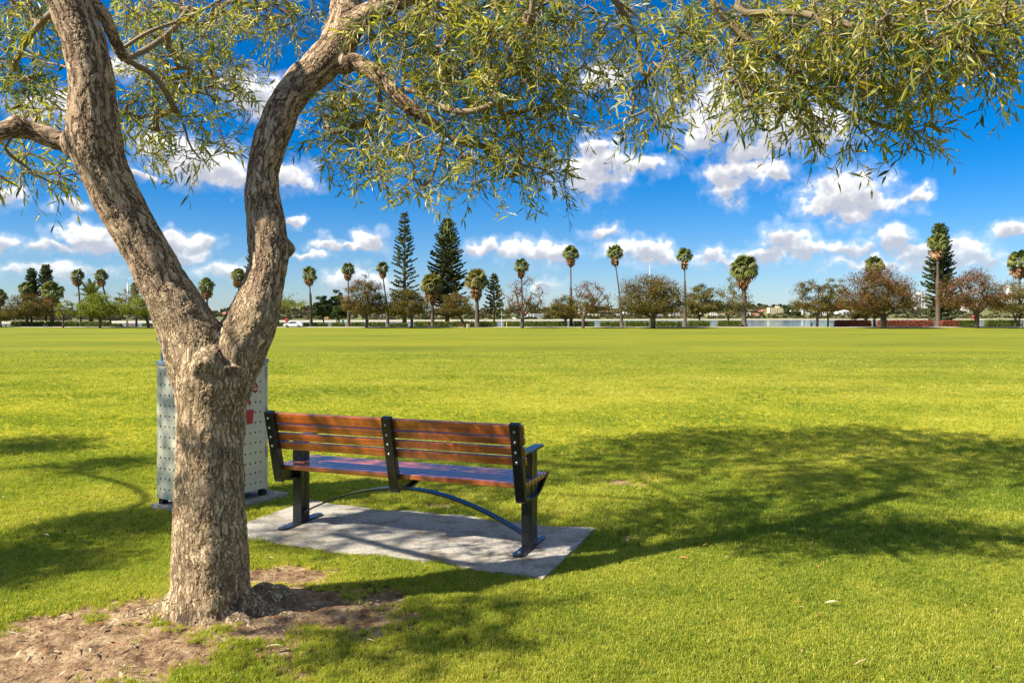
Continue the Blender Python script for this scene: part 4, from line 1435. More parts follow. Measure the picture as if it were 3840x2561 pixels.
def make_bin():
    """local: near corner at the origin, x along the door face, y along the other visible face; faces look to -y and -x"""
    root = empty('bin_housing')
    W, Dp, H, z0 = 0.665, 0.50, 1.04, 0.045
    holes_skip = {(i, j) for i in range(1, 9) for j in range(6, 10)}
    pm = panel(W - 0.035, H - 0.03, 11, 12, 0.05, W - 0.085, 0.06, H - 0.08, holes_skip)
    d = link('door', pm.mesh('door'), BINM, root, (0.004, -0.004, z0 + 0.015))
    for zc in (0.30, 0.62, 0.95):
        b = MB()
        b.tube([(W - 0.022, -0.008, zc - 0.045), (W - 0.022, -0.008, zc + 0.045)], 0.008, 8)
        link('hinge', b.mesh('hinge'), STEEL, d, (0, 0, 0))
    pm = panel(Dp, H, 9, 12, 0.035, Dp - 0.035, 0.075, H - 0.065, set())
    me = pm.mesh('side_panel')
    me.transform(Matrix.Rotation(R(-90), 4, 'Z'))          # x -> -y
    me.transform(Matrix.Translation((0, Dp, 0)))
    link('side_panel', me, BINM, root, (-0.001, 0, z0))
    b = MB()
    b.cbox((W - 0.014, 0.012, z0 + H / 2), (0.028, 0.03, H), 0.003, 1)
    b.build('door_frame', BINM, root)
    b = MB()
    b.box((W / 2, Dp / 2 + 0.012, z0 + H / 2), (W - 0.02, Dp - 0.03, H - 0.02))
    b.build('liner', BIND, root)
    b = MB()
    b.box((W / 2, Dp + 0.004, z0 + H / 2), (W, 0.012, H)).box((W + 0.001, Dp / 2 + 0.02, z0 + H / 2), (0.01, Dp - 0.06, H))
    b.build('back_panel', BINM, root)
    b = MB()
    b.cbox((W / 2, Dp / 2, z0 + H + 0.022), (W + 0.016, Dp + 0.016, 0.036), 0.005, 2)
    lid = b.build('lid', BINB, root)
    b = MB()
    b.tube([(0.026, Dp - 0.014, z0 + H + 0.038), (0.026, Dp - 0.014, z0 + H + 0.20)], 0.010, 10)
    b.tube([(0.026, Dp - 0.014, z0 + H + 0.20), (0.026, Dp - 0.014, z0 + H + 0.212), (0.026, Dp - 0.014, z0 + H + 0.216)], [0.042, 0.042, 0.03], 14)
    b.build('lid_post', BINB, lid)
    for (x, y) in ((0.03, 0.03), (W - 0.03, 0.03), (0.03, Dp - 0.03), (W - 0.03, Dp - 0.03)):
        b = MB()
        b.box((x, y, z0 / 2), (0.05, 0.05, z0))
        b.build('foot', BIND, root)
    # printing on the door: a word, and a figure dropping litter into a basket
    cu = bpy.data.curves.new('word', 'FONT')
    cu.body, cu.size, cu.align_x = 'waste', 0.15, 'RIGHT'
    cu.extrude, cu.offset = 0.0005, 0.0018
    to = bpy.data.objects.new('word', cu)
    COL.objects.link(to)
    dg = bpy.context.evaluated_depsgraph_get()
    me = bpy.data.meshes.new_from_object(to.evaluated_get(dg), depsgraph=dg)
    bpy.data.objects.remove(to)
    me.name = 'word'
    me.transform(Matrix.Rotation(R(90), 4, 'X'))
    me.materials.clear()
    link('lettering', me, REDP, d, (0.555, -0.003, 0.80))
    b = MB()

    def poly(pts):
        b.prism(pts, lambda a, c, t_: (a, -0.002 + t_, c), 0.001)
    poly([(0.405, 0.50), (0.495, 0.50), (0.515, 0.625), (0.385, 0.625)])                     # basket
    poly([(0.45, 0.655), (0.475, 0.685), (0.45, 0.72), (0.425, 0.685)])                       # scrap
    poly([(0.30, 0.735), (0.445, 0.715), (0.450, 0.742), (0.30, 0.775)])                      # arm
    poly([(0.20, 0.64), (0.30, 0.64), (0.315, 0.78), (0.28, 0.81), (0.215, 0.80)])            # chest
    poly([(0.205, 0.63), (0.25, 0.63), (0.235, 0.48), (0.195, 0.48)])
    poly([(0.255, 0.63), (0.30, 0.63), (0.355, 0.50), (0.315, 0.485)])
    poly([(0.255 + 0.035 * math.cos(k * 0.5236), 0.855 + 0.035 * math.sin(k * 0.5236)) for k in range(12)])
    me = b.mesh('pictogram')
    me.transform(Matrix.Translation((0.466, 0, 0)) @ Matrix.Diagonal((0.66, 1, 0.92, 1)) @ Matrix.Translation((-0.45, 0, 0)))
    link('pictogram', me, REDP, d, (0, 0, 0.085))
    return root


BIN = make_bin()
BIN.location = (BIN_C.x, BIN_C.y, 0.035)
BIN.rotation_euler = (0, 0, math.atan2(BIN_R.y, BIN_R.x))
tag(BIN, 'perforated grey metal bin housing with red litter sign behind the tree trunk', 'litter bin', 'perforated bin housings')

# ------------------------------------------------------------------ trees along the river
TRUNKM = plain('dark_tree_bark', (0.095, 0.068, 0.048), 0.9, var=0.3, scale=2.0)
PALMTR = plain('palm_trunk_bark', (0.12, 0.085, 0.062), 0.9, var=0.35, scale=2.5)
CORAL_A = leaf_mat('brown_green_leaf', [(0.0, (0.040, 0.045, 0.012)), (0.4, (0.11, 0.105, 0.022)), (0.7, (0.19, 0.145, 0.034)), (1.0, (0.28, 0.17, 0.055))], 0.25, 0.7, 0.1)
CORAL_G = leaf_mat('yellow_green_leaf', [(0.0, (0.072, 0.096, 0.016)), (0.5, (0.192, 0.224, 0.032)), (1.0, (0.336, 0.336, 0.048))], 0.3, 0.7, 0.1)
CORAL_R = leaf_mat('russet_green_leaf', [(0.0, (0.050, 0.045, 0.014)), (0.45, (0.125, 0.095, 0.024)), (0.75, (0.19, 0.105, 0.030)), (1.0, (0.27, 0.125, 0.045))], 0.25, 0.7, 0.1)
BLOSSOM = leaf_mat('coral_red_blossom', [(0.0, (0.22, 0.03, 0.03)), (0.6, (0.42, 0.07, 0.065)), (1.0, (0.55, 0.17, 0.12))], 0.3, 0.7, 0.1)
DARKG = leaf_mat('dark_green_leaf', [(0.0, (0.024, 0.042, 0.015)), (0.5, (0.068, 0.102, 0.027)), (1.0, (0.143, 0.173, 0.045))], 0.2, 0.6, 0.2)
WISPY = leaf_mat('wispy_olive_leaf', [(0.0, (0.080, 0.077, 0.022)), (0.5, (0.184, 0.160, 0.048)), (1.0, (0.304, 0.256, 0.088))], 0.3, 0.7, 0.1)
PINEM = leaf_mat('norfolk_needle', [(0.0, (0.024, 0.037, 0.015)), (0.5, (0.085, 0.105, 0.034)), (1.0, (0.187, 0.196, 0.060))], 0.12, 0.7, 0.15)
FROND = leaf_mat('fan_palm_frond', [(0.0, (0.060, 0.085, 0.020)), (0.5, (0.162, 0.187, 0.037)), (1.0, (0.323, 0.289, 0.076))], 0.25, 0.5, 0.3, obj_random=True)
FRONDY = leaf_mat('pale_fan_palm_frond', [(0.0, (0.108, 0.115, 0.027)), (0.5, (0.257, 0.230, 0.054)), (1.0, (0.446, 0.365, 0.121))], 0.3, 0.5, 0.3, obj_random=True)
DEADF = leaf_mat('dead_palm_frond', [(0.0, (0.165, 0.098, 0.053)), (0.5, (0.345, 0.195, 0.098)), (1.0, (0.540, 0.345, 0.180))], 0.2, 0.8, 0.1, obj_random=True)


def foot(px, py=None, D=None):
    """a spot on the ground: column and either row or distance"""
    if D is None:
        D = 195.0
        for _ in range(30):
            X = (px - CX) / F * D
            D = D + 0.4 * ((EYE - float(gz(X, D))) * F / (py - HY) - D)
            D = min(max(D, 150.0), 223.0)
    X = (px - CX) / F * D
    return Vector((X, D, float(gz(X, D))))


def spread_tree(px, D, box, label, leaf=CORAL_A, n=90, cards=26, card=0.19, red=0.0, bare=0.0, group=None, lean=0.0, seed=0, trunk_w=11, fork=0.30, name='coral_tree', depth=0.85, trunkm=None, top_thin=0.5, flat=0.25, spray=1.0):
    """box: left, right, top, bottom of the crown in photo pixels"""
    rng = np.random.default_rng(1000 + seed + int(px))
    b = foot(px, D=D)
    s = D / F
    x0, x1, yt, yb = box
    cx = ((x0 + x1) / 2 - px) * s
    rx = (x1 - x0) / 2 * s
    zt, zb = (HY - yt) * s + EYE - b.z, (HY - yb) * s + EYE - b.z
    cz, rz = zb + (zt - zb) * 0.36, (zt - zb) * 0.64
    root = empty(name, b)
    tag(root, label, 'tree', group)
    # main limbs fan out from a low fork
    hf = max(0.6, zb * 0.9 + (zt - zb) * fork * 0.25)
    nodes, par = [], []
    tr = smooth_path([(0, 0, -0.2), (lean * hf * 0.3 + 0.1, 0, hf * 0.5), (lean * hf, 0, hf)], 4)
    for i, p in enumerate(tr):
        nodes.append(p)
        par.append(i - 1)
    for k in range(6):                        # main limbs fan out from the fork
        a = k * 2.4 + rng.uniform(-0.4, 0.4)
        rr_ = rng.uniform(0.45, 0.8)
        tip = np.array((cx + math.cos(a) * rx * rr_, math.sin(a) * rx * depth * rr_, zb + (zt - zb) * rng.uniform(0.35, 0.7)))
        base = np.array(tr[-1]) - np.array((0, 0, rng.uniform(0, 0.25) * hf))
        mid = base * 0.5 + tip * 0.5 + np.array((rng.normal() * 0.25, rng.normal() * 0.25, -0.06 * (zt - zb)))
        last = len(tr) - 1
        for p in smooth_path([base, mid, tip], 5)[1:]:
            nodes.append(p)
            par.append(last)
            last = len(nodes) - 1
    # crown targets: denser on the shell, open at the top
    tg = []
    while len(tg) < n:
        q = rng.uniform(-1, 1, 3)
        r_ = np.linalg.norm(q)
        if r_ > 1 or r_ < 0.25:
            continue
        if q[2] < -0.55:
            continue
        x = cx + q[0] * rx * (1.0 + 0.12 * rng.normal())
        z = cz + q[2] * (rz if q[2] > 0 else (cz - zb))
        tg.append((x, q[1] * rx * depth, z + rng.normal() * 0.15))
    tg = np.array(tg)
    N, pr, tips = grow(nodes, par, tg, rng, step=0.55, wob=0.12, sag=0.05)
    m, rad = limb_mesh(N, pr, tips, trunk_w * s / 2 / (n ** (1 / 2.2)), 2.2, start=0, seg=5)
    m.build('trunk', trunkm or TRUNKM, root, True)
    lv, rv, br = MB(), MB(), MB()
    for i in range(n):
        p = N[tips[i]]
        hgt = (p[2] - zb) / max(zt - zb, 0.1)
        if rng.uniform() < bare * (0.4 + hgt):
            k = max(4, int(cards * 0.8))
        else:
            k = int(5.2 * cards * (1.15 - top_thin * max(0, hgt)))
        sp_ = rx * 0.115 * spray
        q = p + rng.normal(size=(k, 3)) * np.array([sp_, sp_, sp_ * 0.6])
        v, f = leaf_cards(q, card, rng, flat=flat, aspect=1.6)
        shade_ = np.clip(rng.normal(0.5, 0.14) + rng.normal(0, 0.2, k), 0, 1)
        lv.add(v, f, shade_)
        if red and rng.uniform() < red * max(0.05, hgt) * 1.9:
            kr = int(rng.integers(10, 26))
            q = p + np.array([0, 0, 0.25]) + rng.normal(size=(kr, 3)) * np.array([sp_ * 0.8, sp_ * 0.8, sp_ * 0.6])
            v, f = leaf_cards(q, card * 0.9, rng, aspect=1.4)
            rv.add(v, f, rng.uniform(0, 1, kr))
    lv.build('crown', leaf, root)
    if rv.n:
        rv.build('blossom', BLOSSOM, root)
    return root


# fan palm fronds, shared by every palm
def fan_frond(seg, droop, name, stalk=0.46):
    m = MB()
    L, r_ = stalk, 1 - stalk
    m.tube([(0, 0, 0), (L * 0.6, 0, 0.02), (L, 0, -0.01)], [0.012, 0.009, 0.006], 4, cap=False)
    for k in range(seg):
        a = R(-112 + 224 * k / (seg - 1))
        da = R(224 / (seg - 1) * 0.62)
        rr = r_ * (1 - 0.22 * abs(a / R(112)) ** 2)
        z0 = -droop * 0.25 * abs(math.sin(a))
        v = [(L, 0, 0.0),
             (L + rr * 0.62 * math.cos(a - da), rr * 0.62 * math.sin(a - da), z0 * 0.6 - 0.01),
             (L + rr * 0.66 * math.cos(a), rr * 0.66 * math.sin(a), z0 * 0.6 + 0.015),
             (L + rr * 0.62 * math.cos(a + da), rr * 0.62 * math.sin(a + da), z0 * 0.6 - 0.01),
             (L + rr * (1 - 0.25 * droop) * math.cos(a), rr * (1 - 0.25 * droop) * math.sin(a), z0 - droop * 0.34)]
        m.add(v, [[0, 1, 2], [0, 2, 3], [1, 4, 2], [2, 4, 3]], random.uniform(0, 1))
    return m.mesh(name)


FAN = [fan_frond(13, d, 'frond') for d in (0.35, 0.6, 0.85)]
FANY = [f_.copy() for f_ in FAN]
FANDEAD = [fan_frond(8, 0.3, 'dead_frond', 0.3) for _ in range(2)]
for f_ in FAN:
    f_.materials.append(FROND)
for f_ in FANY:
    f_.materials.append(FRONDY)
for f_ in FANDEAD:
    f_.materials.append(DEADF)


def put(me, name, parent, loc, yaw, pitch, roll, sc):
    o = bpy.data.objects.new(name, me)
    o.parent = parent
    o.matrix_basis = Matrix.Translation(loc) @ Matrix.Rotation(yaw, 4, 'Z') @ Matrix.Rotation(-pitch, 4, 'Y') @ Matrix.Rotation(roll, 4, 'X') @ Matrix.Scale(sc, 4)
    COL.objects.link(o)
    return o


def fan_palm(px_top, py_c, px_base, D, crown_px, label, group, skirt=1.0, boots=0.0, tw=8, pale=False, n=24, seed=0, dead=14):
    """crown centre (column, row), foot column, distance, crown half width in photo pixels"""
    rng = np.random.default_rng(500 + seed + int(px_top))
    s = D / F
    b = foot(px_base, D=D)
    root = empty('fan_palm', b)
    tag(root, label, 'palm tree', group)
    hx, hz = (px_top - px_base) * s, (HY - py_c) * s + EYE - b.z
    Lf = crown_px * s
    path = smooth_path([(0, 0, -0.3), (hx * 0.12, 0, hz * 0.12), (hx * 0.45, 0.05, hz * 0.5), (hx * 0.85, 0, hz * 0.82), (hx, 0, hz)], 6)
    zz = path[:, 2] / hz
    r0 = tw * s / 2
    rad = r0 * np.where(zz < 0.08, 1.5 - 6 * np.clip(zz, 0, 0.08), 1.02) * (1 - 0.42 * np.clip(zz, 0, 1))
    if boots:
        rad = rad * np.where(zz < boots, 1.45, 0.85)
    rad = rad * (1 + 0.05 * rng.normal(size=len(rad)))
    MB().tube(path, rad, 9).build('trunk', PALMTR, root, True)
    top = Vector((hx, 0, hz - 0.05 * Lf))
    if boots:                              # old leaf bases left on the lower trunk
        m = MB()
        for k in range(90):
            z = rng.uniform(0.04, boots) * hz
            x, y = np.interp(z, path[:, 2], path[:, 0]), np.interp(z, path[:, 2], path[:, 1])
            rr = np.interp(z, path[:, 2], rad)
            a = rng.uniform(0, 6.28)
            dx, dy = math.cos(a), math.sin(a)
            m.add([(x + dx * rr * 0.9 - dy * 0.10, y + dy * rr * 0.9 + dx * 0.10, z - 0.2), (x + dx * rr * 0.9 + dy * 0.10, y + dy * rr * 0.9 - dx * 0.10, z - 0.2), (x + dx * (rr + 0.16), y + dy * (rr + 0.16), z + 0.25)], [[0, 1, 2]], rng.uniform())
        m.build('leaf_bases', TRUNKM, root)
    fans = FANY if pale else FAN
    for k in range(n):
        u = (k + 0.5) / n
        pitch = R(86 - 102 * u ** 0.9) + rng.normal() * 0.10
        yaw = k * 2.39996 + rng.normal() * 0.2
        put(fans[min(2, int(u * 3))], 'frond', root, top + Vector((0, 0, 0.08 * Lf * (1 - u))), yaw, pitch, rng.normal() * 0.3, Lf * rng.uniform(0.88, 1.1))
    for k in range(int(dead * skirt)):
        yaw = k * 2.39996 * 1.3 + rng.normal() * 0.2
        put(FANDEAD[k % 2], 'dead_frond', root, top + Vector((0, 0, -0.22 * Lf)), yaw, R(-70) - rng.uniform(0, 0.28), rng.normal() * 0.4, Lf * rng.uniform(0.95, 1.3))
    return root


def feather_palm(px, py_c, D, crown_px, label):
    rng = np.random.default_rng(77)
    s = D / F
    b = foot(px, D=D)
    root = empty('feather_palm', b)
    tag(root, label, 'palm tree')
    hz = (HY - py_c) * s + EYE - b.z
    MB().tube([(0, 0, -0.3), (0, 0, hz * 0.5), (0, 0, hz)], [0.62, 0.5, 0.55], 10).build('trunk', PALMTR, root, True)
    me = []
    for dr in (0.25, 0.5, 0.8):
        m = MB()
        pts = [(t_ * (1 - 0.25 * dr * t_), 0, -dr * t_ ** 2.0 * 0.75 + 0.10 * t_) for t_ in np.linspace(0, 1, 9)]
        m.tube(pts, np.linspace(0.014, 0.003, 9), 4, cap=False)
        for k in range(46):
            t_ = 0.12 + 0.86 * k / 45
            x, z = np.interp(t_, np.linspace(0, 1, 9), [p[0] for p in pts]), np.interp(t_, np.linspace(0, 1, 9), [p[2] for p in pts])
            L = 0.15 * math.sin(math.pi * (0.15 + 0.8 * t_)) + 0.04
            for sd in (-1, 1):
                m.add([(x - 0.010, 0, z), (x + 0.014, 0, z), (x + 0.07, sd * L, z - 0.05)], [[0, 1, 2]], rng.uniform())
        q = m.mesh('frond')
        q.materials.append(FROND)
        me.append(q)
    L = crown_px * s
    for k in range(44):
        u = (k + 0.5) / 44
        put(me[min(2, int(u * 3))], 'frond', root, Vector((0, 0, hz)), k * 2.39996, R(82 - 105 * u) + rng.normal() * 0.08, rng.normal() * 0.2, L * rng.uniform(0.9, 1.1))
    return root


def norfolk(px, py_top, D, half_px, label, dense=1.0, zlow=0.10, shape=0.75, seed=0, per=6, gap=0.042):
    """tiered pine: half_px is the half width at the widest"""
    rng = np.random.default_rng(900 + seed + int(px))
    s = D / F
    b = foot(px, D=D)
    root = empty('norfolk_pine', b)
    tag(root, label, 'pine tree')
    H = (HY - py_top) * s + EYE - b.z
    W = half_px * s
    m = MB()
    m.tube([(0, 0, -0.3), (0, 0, H * 0.4), (0, 0, H * 0.98)], [H * 0.021, H * 0.013, 0.04], 8)
    cr = MB()
    z = zlow * H
    while z < H * 0.985:
        u = (z / H - zlow) / (1 - zlow)
        prof = (1 - u) ** shape * (0.62 + 0.38 * min(1, u * 5))
        n = per + int(rng.integers(-1, 2))
        a0 = rng.uniform(0, 6.28)
        for k in range(n):
            if dense < 1 and u < 0.75 and rng.uniform() > 0.86:
                continue
            a = a0 + 6.2832 * k / n + rng.normal() * 0.12
            L = W * prof * rng.uniform(0.72, 1.12) + 0.12
            dx, dy = math.cos(a), math.sin(a)
            rise = 0.10 + 0.5 * u
            zz = z + rng.normal() * 0.15
            pts = [np.array((dx * L * t_, dy * L * t_, zz + L * (rise * t_ - 0.16 * t_ + 0.22 * t_ * t_))) for t_ in np.linspace(0, 1, 5)]
            m.tube(pts, np.linspace(0.012 * L + 0.02, 0.012, 5), 4, cap=False)
            nf = int((5 + L * 4.2) * (0.75 + 0.45 * dense))
            for j in range(nf):
                t_ = (0.25 if dense < 1 else 0.12) + 0.85 * (j + rng.uniform()) / nf
                t_ = min(t_, 1.0)
                i = min(3, int(t_ * 4))
                p = pts[i] + (pts[i + 1] - pts[i]) * (t_ * 4 - i)
                fl = (0.45 + 0.14 * L) * rng.uniform(0.7, 1.25) * (1.15 - 0.4 * t_)
                sd = 1 if rng.uniform() < 0.5 else -1
                d = np.array((dx, dy, 0)) * 0.65 + sd * np.array((-dy, dx, 0)) * rng.uniform(0.2, 0.9) + np.array((0, 0, rng.uniform(0.15, 0.75)))
                d /= np.linalg.norm(d)
                w_ = 0.15 + 0.06 * fl
                hl = math.hypot(d[0], d[1]) + 1e-9
                uu = np.array((d[1] / hl, -d[0] / hl, 0.0))
                vv = np.array((uu[1] * d[2], -uu[0] * d[2], uu[0] * d[1] - uu[1] * d[0]))
                mid, tip = p + d * fl * 0.55, p + d * fl
                cr.add([p, mid + uu * w_, mid + vv * w_, mid - uu * w_, mid - vv * w_, tip], [[0, 1, 2], [0, 2, 3], [0, 3, 4], [0, 4, 1], [5, 2, 1], [5, 3, 2], [5, 4, 3], [5, 1, 4]], float(np.clip(rng.normal(0.42, 0.2), 0, 1)))
        z += gap * H * (1.05 - 0.55 * u) * rng.uniform(0.85, 1.15)
    m.build('trunk', TRUNKM, root, True)
    cr.build('crown', PINEM, root)
    return root


TALL = 'tall fan palms along the river'
SHORT = 'stout fan palms along the river'
# pines
norfolk(118, 1008, 208, 30, 'narrow dark Norfolk pine, lower of the pair at the far left', 1.25, 0.2, 0.42, gap=0.04)
norfolk(172, 996, 209, 34, 'dark Norfolk pine, taller of the pair at the far left', 1.25, 0.2, 0.42, gap=0.04)
norfolk(962, 870, 212, 62, 'Norfolk pine mostly hidden behind the right fork of the tree', 1.0, 0.12, 0.6)
norfolk(1517, 800, 208, 56, 'tall open Norfolk pine with gaps between its tiers', 0.8, 0.12, 0.55, per=6)
norfolk(1677, 826, 212, 86, 'broad dense Norfolk pine right of the open one', 1.15, 0.10, 0.50, per=8, gap=0.036)
norfolk(1853, 1026, 206, 46, 'young small Norfolk pine right of the stout palm', 0.9, 0.16, 0.75, per=6, gap=0.06)
norfolk(3525, 843, 209, 66, 'columnar dark Norfolk pine standing behind a fan palm at the right', 1.3, 0.06, 0.42, per=8, gap=0.036)

# palms: crown column, crown row, foot column, distance, half width
for (a, b, c, D, w, kw, lab) in [
    (0, 1112, 2, 205, 30, {}, 'fan palm cut by the left edge of the picture'),
    (292, 1034, 303, 210, 30, {}, 'tall thin fan palm left of the leaning one, above the feather palm'),
    (379, 1036, 418, 209, 30, {}, 'tall fan palm leaning left above the yellow-green trees'),
    (508, 1078, 512, 212, 24, {}, 'fan palm half hidden by the left fork, beside the far left lamp'),
    (774, 1074, 780, 214, 36, dict(skirt=0.8), 'fan palm seen through the fork of the big tree, the shorter one'),
    (893, 1034, 899, 211, 33, dict(boots=0.35), 'taller fan palm seen through the fork beside the hidden pine'),
    (1160, 1030, 1168, 207, 34, dict(boots=0.62), 'lone tall fan palm right of the fork, behind the white car'),
    (1305, 1012, 1308, 207, 30, dict(boots=0.55), 'tall fan palm rising beside the red-tipped coral tree'),
    (1434, 1008, 1456, 206, 30, dict(boots=0.55), 'tall fan palm with bent trunk left of the open pine'),
    (1955, 999, 1960, 208, 34, {}, 'tall fan palm rising behind the bare coral tree'),
    (2140, 952, 2142, 206, 36, dict(boots=0.55), 'upright tall fan palm, left of the two tallest'),
    (2305, 950, 2334, 206, 37, dict(boots=0.3), 'tallest fan palm with a long leaning trunk'),
    (2567, 962, 2570, 206, 37, dict(boots=0.66), 'tall fan palm right of the big dark coral tree'),
    (3279, 996, 3279, 207, 42, dict(dead=5), 'fan palm whose crown tops the red coral tree'),
    (3516, 915, 3518, 205, 45, dict(boots=0.6, tw=13, dead=10), 'fan palm standing in front of the columnar pine'),
    (3822, 982, 3826, 206, 48, dict(tw=12), 'fan palm cut by the right edge of the picture'),
]:
    fan_palm(a, b, c, D, w, lab, TALL, **kw)
for (a, b, c, D, w, kw, lab) in [
    (98, 1084, 100, 206, 32, dict(tw=14), 'low fan palm in front of the far left pines'),
    (196, 1096, 196, 205, 48, dict(tw=17), 'big low fan palm right of the far left pines'),
    (1620, 1072, 1622, 207, 52, dict(tw=15, pale=True, n=38), 'stout pale fan palm in front of the broad pine'),
    (1787, 1054, 1790, 206, 52, dict(tw=17, pale=True, n=40, dead=12), 'stout pale fan palm right of the broad pine'),
    (2790, 1010, 2790, 205, 60, dict(tw=20, n=42, dead=10), 'stout thick-trunked fan palm standing alone beside open water'),
]:
    fan_palm(a, b, c, D, w, lab, SHORT, **kw)
feather_palm(342, 1112, 208, 66, 'feather palm with long arching fronds behind the yellow-green trees')

CT = 'spreading coral trees along the lawn edge'
for (px, D, box, kw, lab) in [
    (100, 201.8, (22, 190, 1108, 1200), dict(n=95), 'brown-green spreading tree in front of the far left pines'),
    (-30, 197, (-110, 35, 1160, 1205), dict(n=50), 'low tree cut by the left edge under the palm'),
    (236, 193, (198, 292, 1125, 1195), dict(n=40, leaf=CORAL_G, bare=0.6, trunk_w=8, cards=18), 'small thin tree with a pale trunk at the far left'),
    (374, 193, (292, 452, 1106, 1196), dict(n=95, leaf=CORAL_G), 'yellow-green spreading tree under the leaning palm'),
    (556, 193, (440, 612, 1108, 1190), dict(n=85, leaf=CORAL_G, lean=-0.3), 'yellow-green tree beside the left fork of the big tree'),
    (475, 206, (440, 520, 1078, 1150), dict(n=40, bare=0.8, leaf=WISPY, trunk_w=6), 'thin bare-topped tree behind the far left lamp'),
    (742, 206, (690, 770, 1120, 1190), dict(n=40, leaf=CORAL_G, bare=0.5, trunk_w=6), 'thin tree seen through the fork of the big tree'),
    (1040, 203, (960, 1136, 1095, 1165), dict(n=55, leaf=CORAL_G, bare=0.5), 'flat-topped tree peeping out right of the right fork'),
    (1374, 192, (1288, 1446, 1045, 1192), dict(n=120, red=0.55), 'coral tree with red tips beside the lamp post'),
    (1543, 192, (1438, 1602, 1082, 1192), dict(n=125), 'brown spreading tree below the open pine'),
    (1738, 197, (1640, 1775, 1095, 1190), dict(n=85, lean=-0.35, bare=0.3, red=0.12), 'brown tree with leaning trunk beside the small white bin'),
    (1958, 191, (1880, 2048, 1038, 1192), dict(n=125, bare=0.9, red=0.3, cards=13, trunk_w=14), 'nearly bare coral tree in front of a palm'),
    (2120, 204, (2050, 2176, 1115, 1198), dict(n=70, red=0.10, trunk_w=9), 'low coral tree left of the upright tall palm'),
    (2186, 191, (2138, 2302, 1052, 1190), dict(n=100, red=0.40, bare=0.45, cards=18, trunk_w=12), 'open coral tree with red blossom right of the upright palm'),
    (2448, 190, (2326, 2562, 1028, 1198), dict(n=210, red=0.34, trunk_w=19, cards=28), 'big dark round coral tree with red tips around the lamp post'),
    (3064, 200, (2966, 3120, 1040, 1188), dict(n=105, leaf=CORAL_A, bare=0.35, spray=1.0, trunk_w=10), 'brown tree left of the red hedge, thin on its left side'),
    (3104, 202, (3080, 3185, 1042, 1185), dict(n=70, leaf=WISPY, trunk_w=7), 'olive tree squeezed beside the big red coral tree'),
    (3248, 208, (3190, 3300, 1140, 1200), dict(n=45, trunk_w=6), 'low dark tree behind the red hedge'),
    (3312, 189, (3162, 3435, 1003, 1192), dict(n=230, leaf=CORAL_R, red=0.55, trunk_w=22, cards=27), 'huge coral tree with red blossom and dark thick trunk'),
    (3662, 192, (3538, 3772, 1003, 1180), dict(n=170, leaf=CORAL_R, red=0.85, trunk_w=17, cards=22), 'coral tree covered in red blossom right of the columnar pine'),
    (3806, 203, (3738, 3900, 1045, 1200), dict(n=110, leaf=WISPY, trunk_w=9), 'olive drooping tree at the right edge of the picture'),
]:
    spread_tree(px, D, box, lab, group=CT, **kw)
RT = 'round and wispy trees behind the hedge'
spread_tree(1212, 210, (1174, 1250, 1100, 1200), 'round dense dark green tree left of the other round one', DARKG, n=80, cards=38, group=RT, name='round_tree', trunk_w=6, top_thin=0.0, flat=0)
spread_tree(1270, 210, (1232, 1312, 1122, 1200), 'round dense dark green tree beside the red-tipped coral tree', DARKG, n=80, cards=36, group=RT, name='round_tree', trunk_w=7, top_thin=0.0, flat=0)
spread_tree(1262, 214, (1240, 1290, 1088, 1140), 'pointed dark conifer behind the right round tree', DARKG, n=40, cards=20, group=RT, name='conifer_tree', trunk_w=5, top_thin=0.4, flat=0)
spread_tree(2622, 207, (2570, 2692, 1062, 1196), 'bushy olive she-oak right of the tall palm', WISPY, n=110, cards=24, group=RT, name='she_oak', trunk_w=7, top_thin=0.3, flat=0)
spread_tree(2730, 208, (2668, 2822, 1036, 1196), 'sparse airy she-oak behind the lone stout palm', WISPY, n=110, cards=16, bare=0.3, group=RT, name='she_oak', trunk_w=6, top_thin=0.5, flat=0)

# ------------------------------------------------------------------ hedge blocks
HEDGE_G = leaf_mat('green_hedge_leaf', [(0.0, (0.037, 0.050, 0.013)), (0.5, (0.106, 0.131, 0.022)), (1.0, (0.200, 0.213, 0.037))], 0.2, 0.6, 0.2)
HEDGE_R = leaf_mat('red_hedge_leaf', [(0.0, (0.060, 0.036, 0.019)), (0.4, (0.180, 0.072, 0.036)), (0.75, (0.336, 0.066, 0.048)), (1.0, (0.240, 0.168, 0.048))], 0.2, 0.6, 0.2)


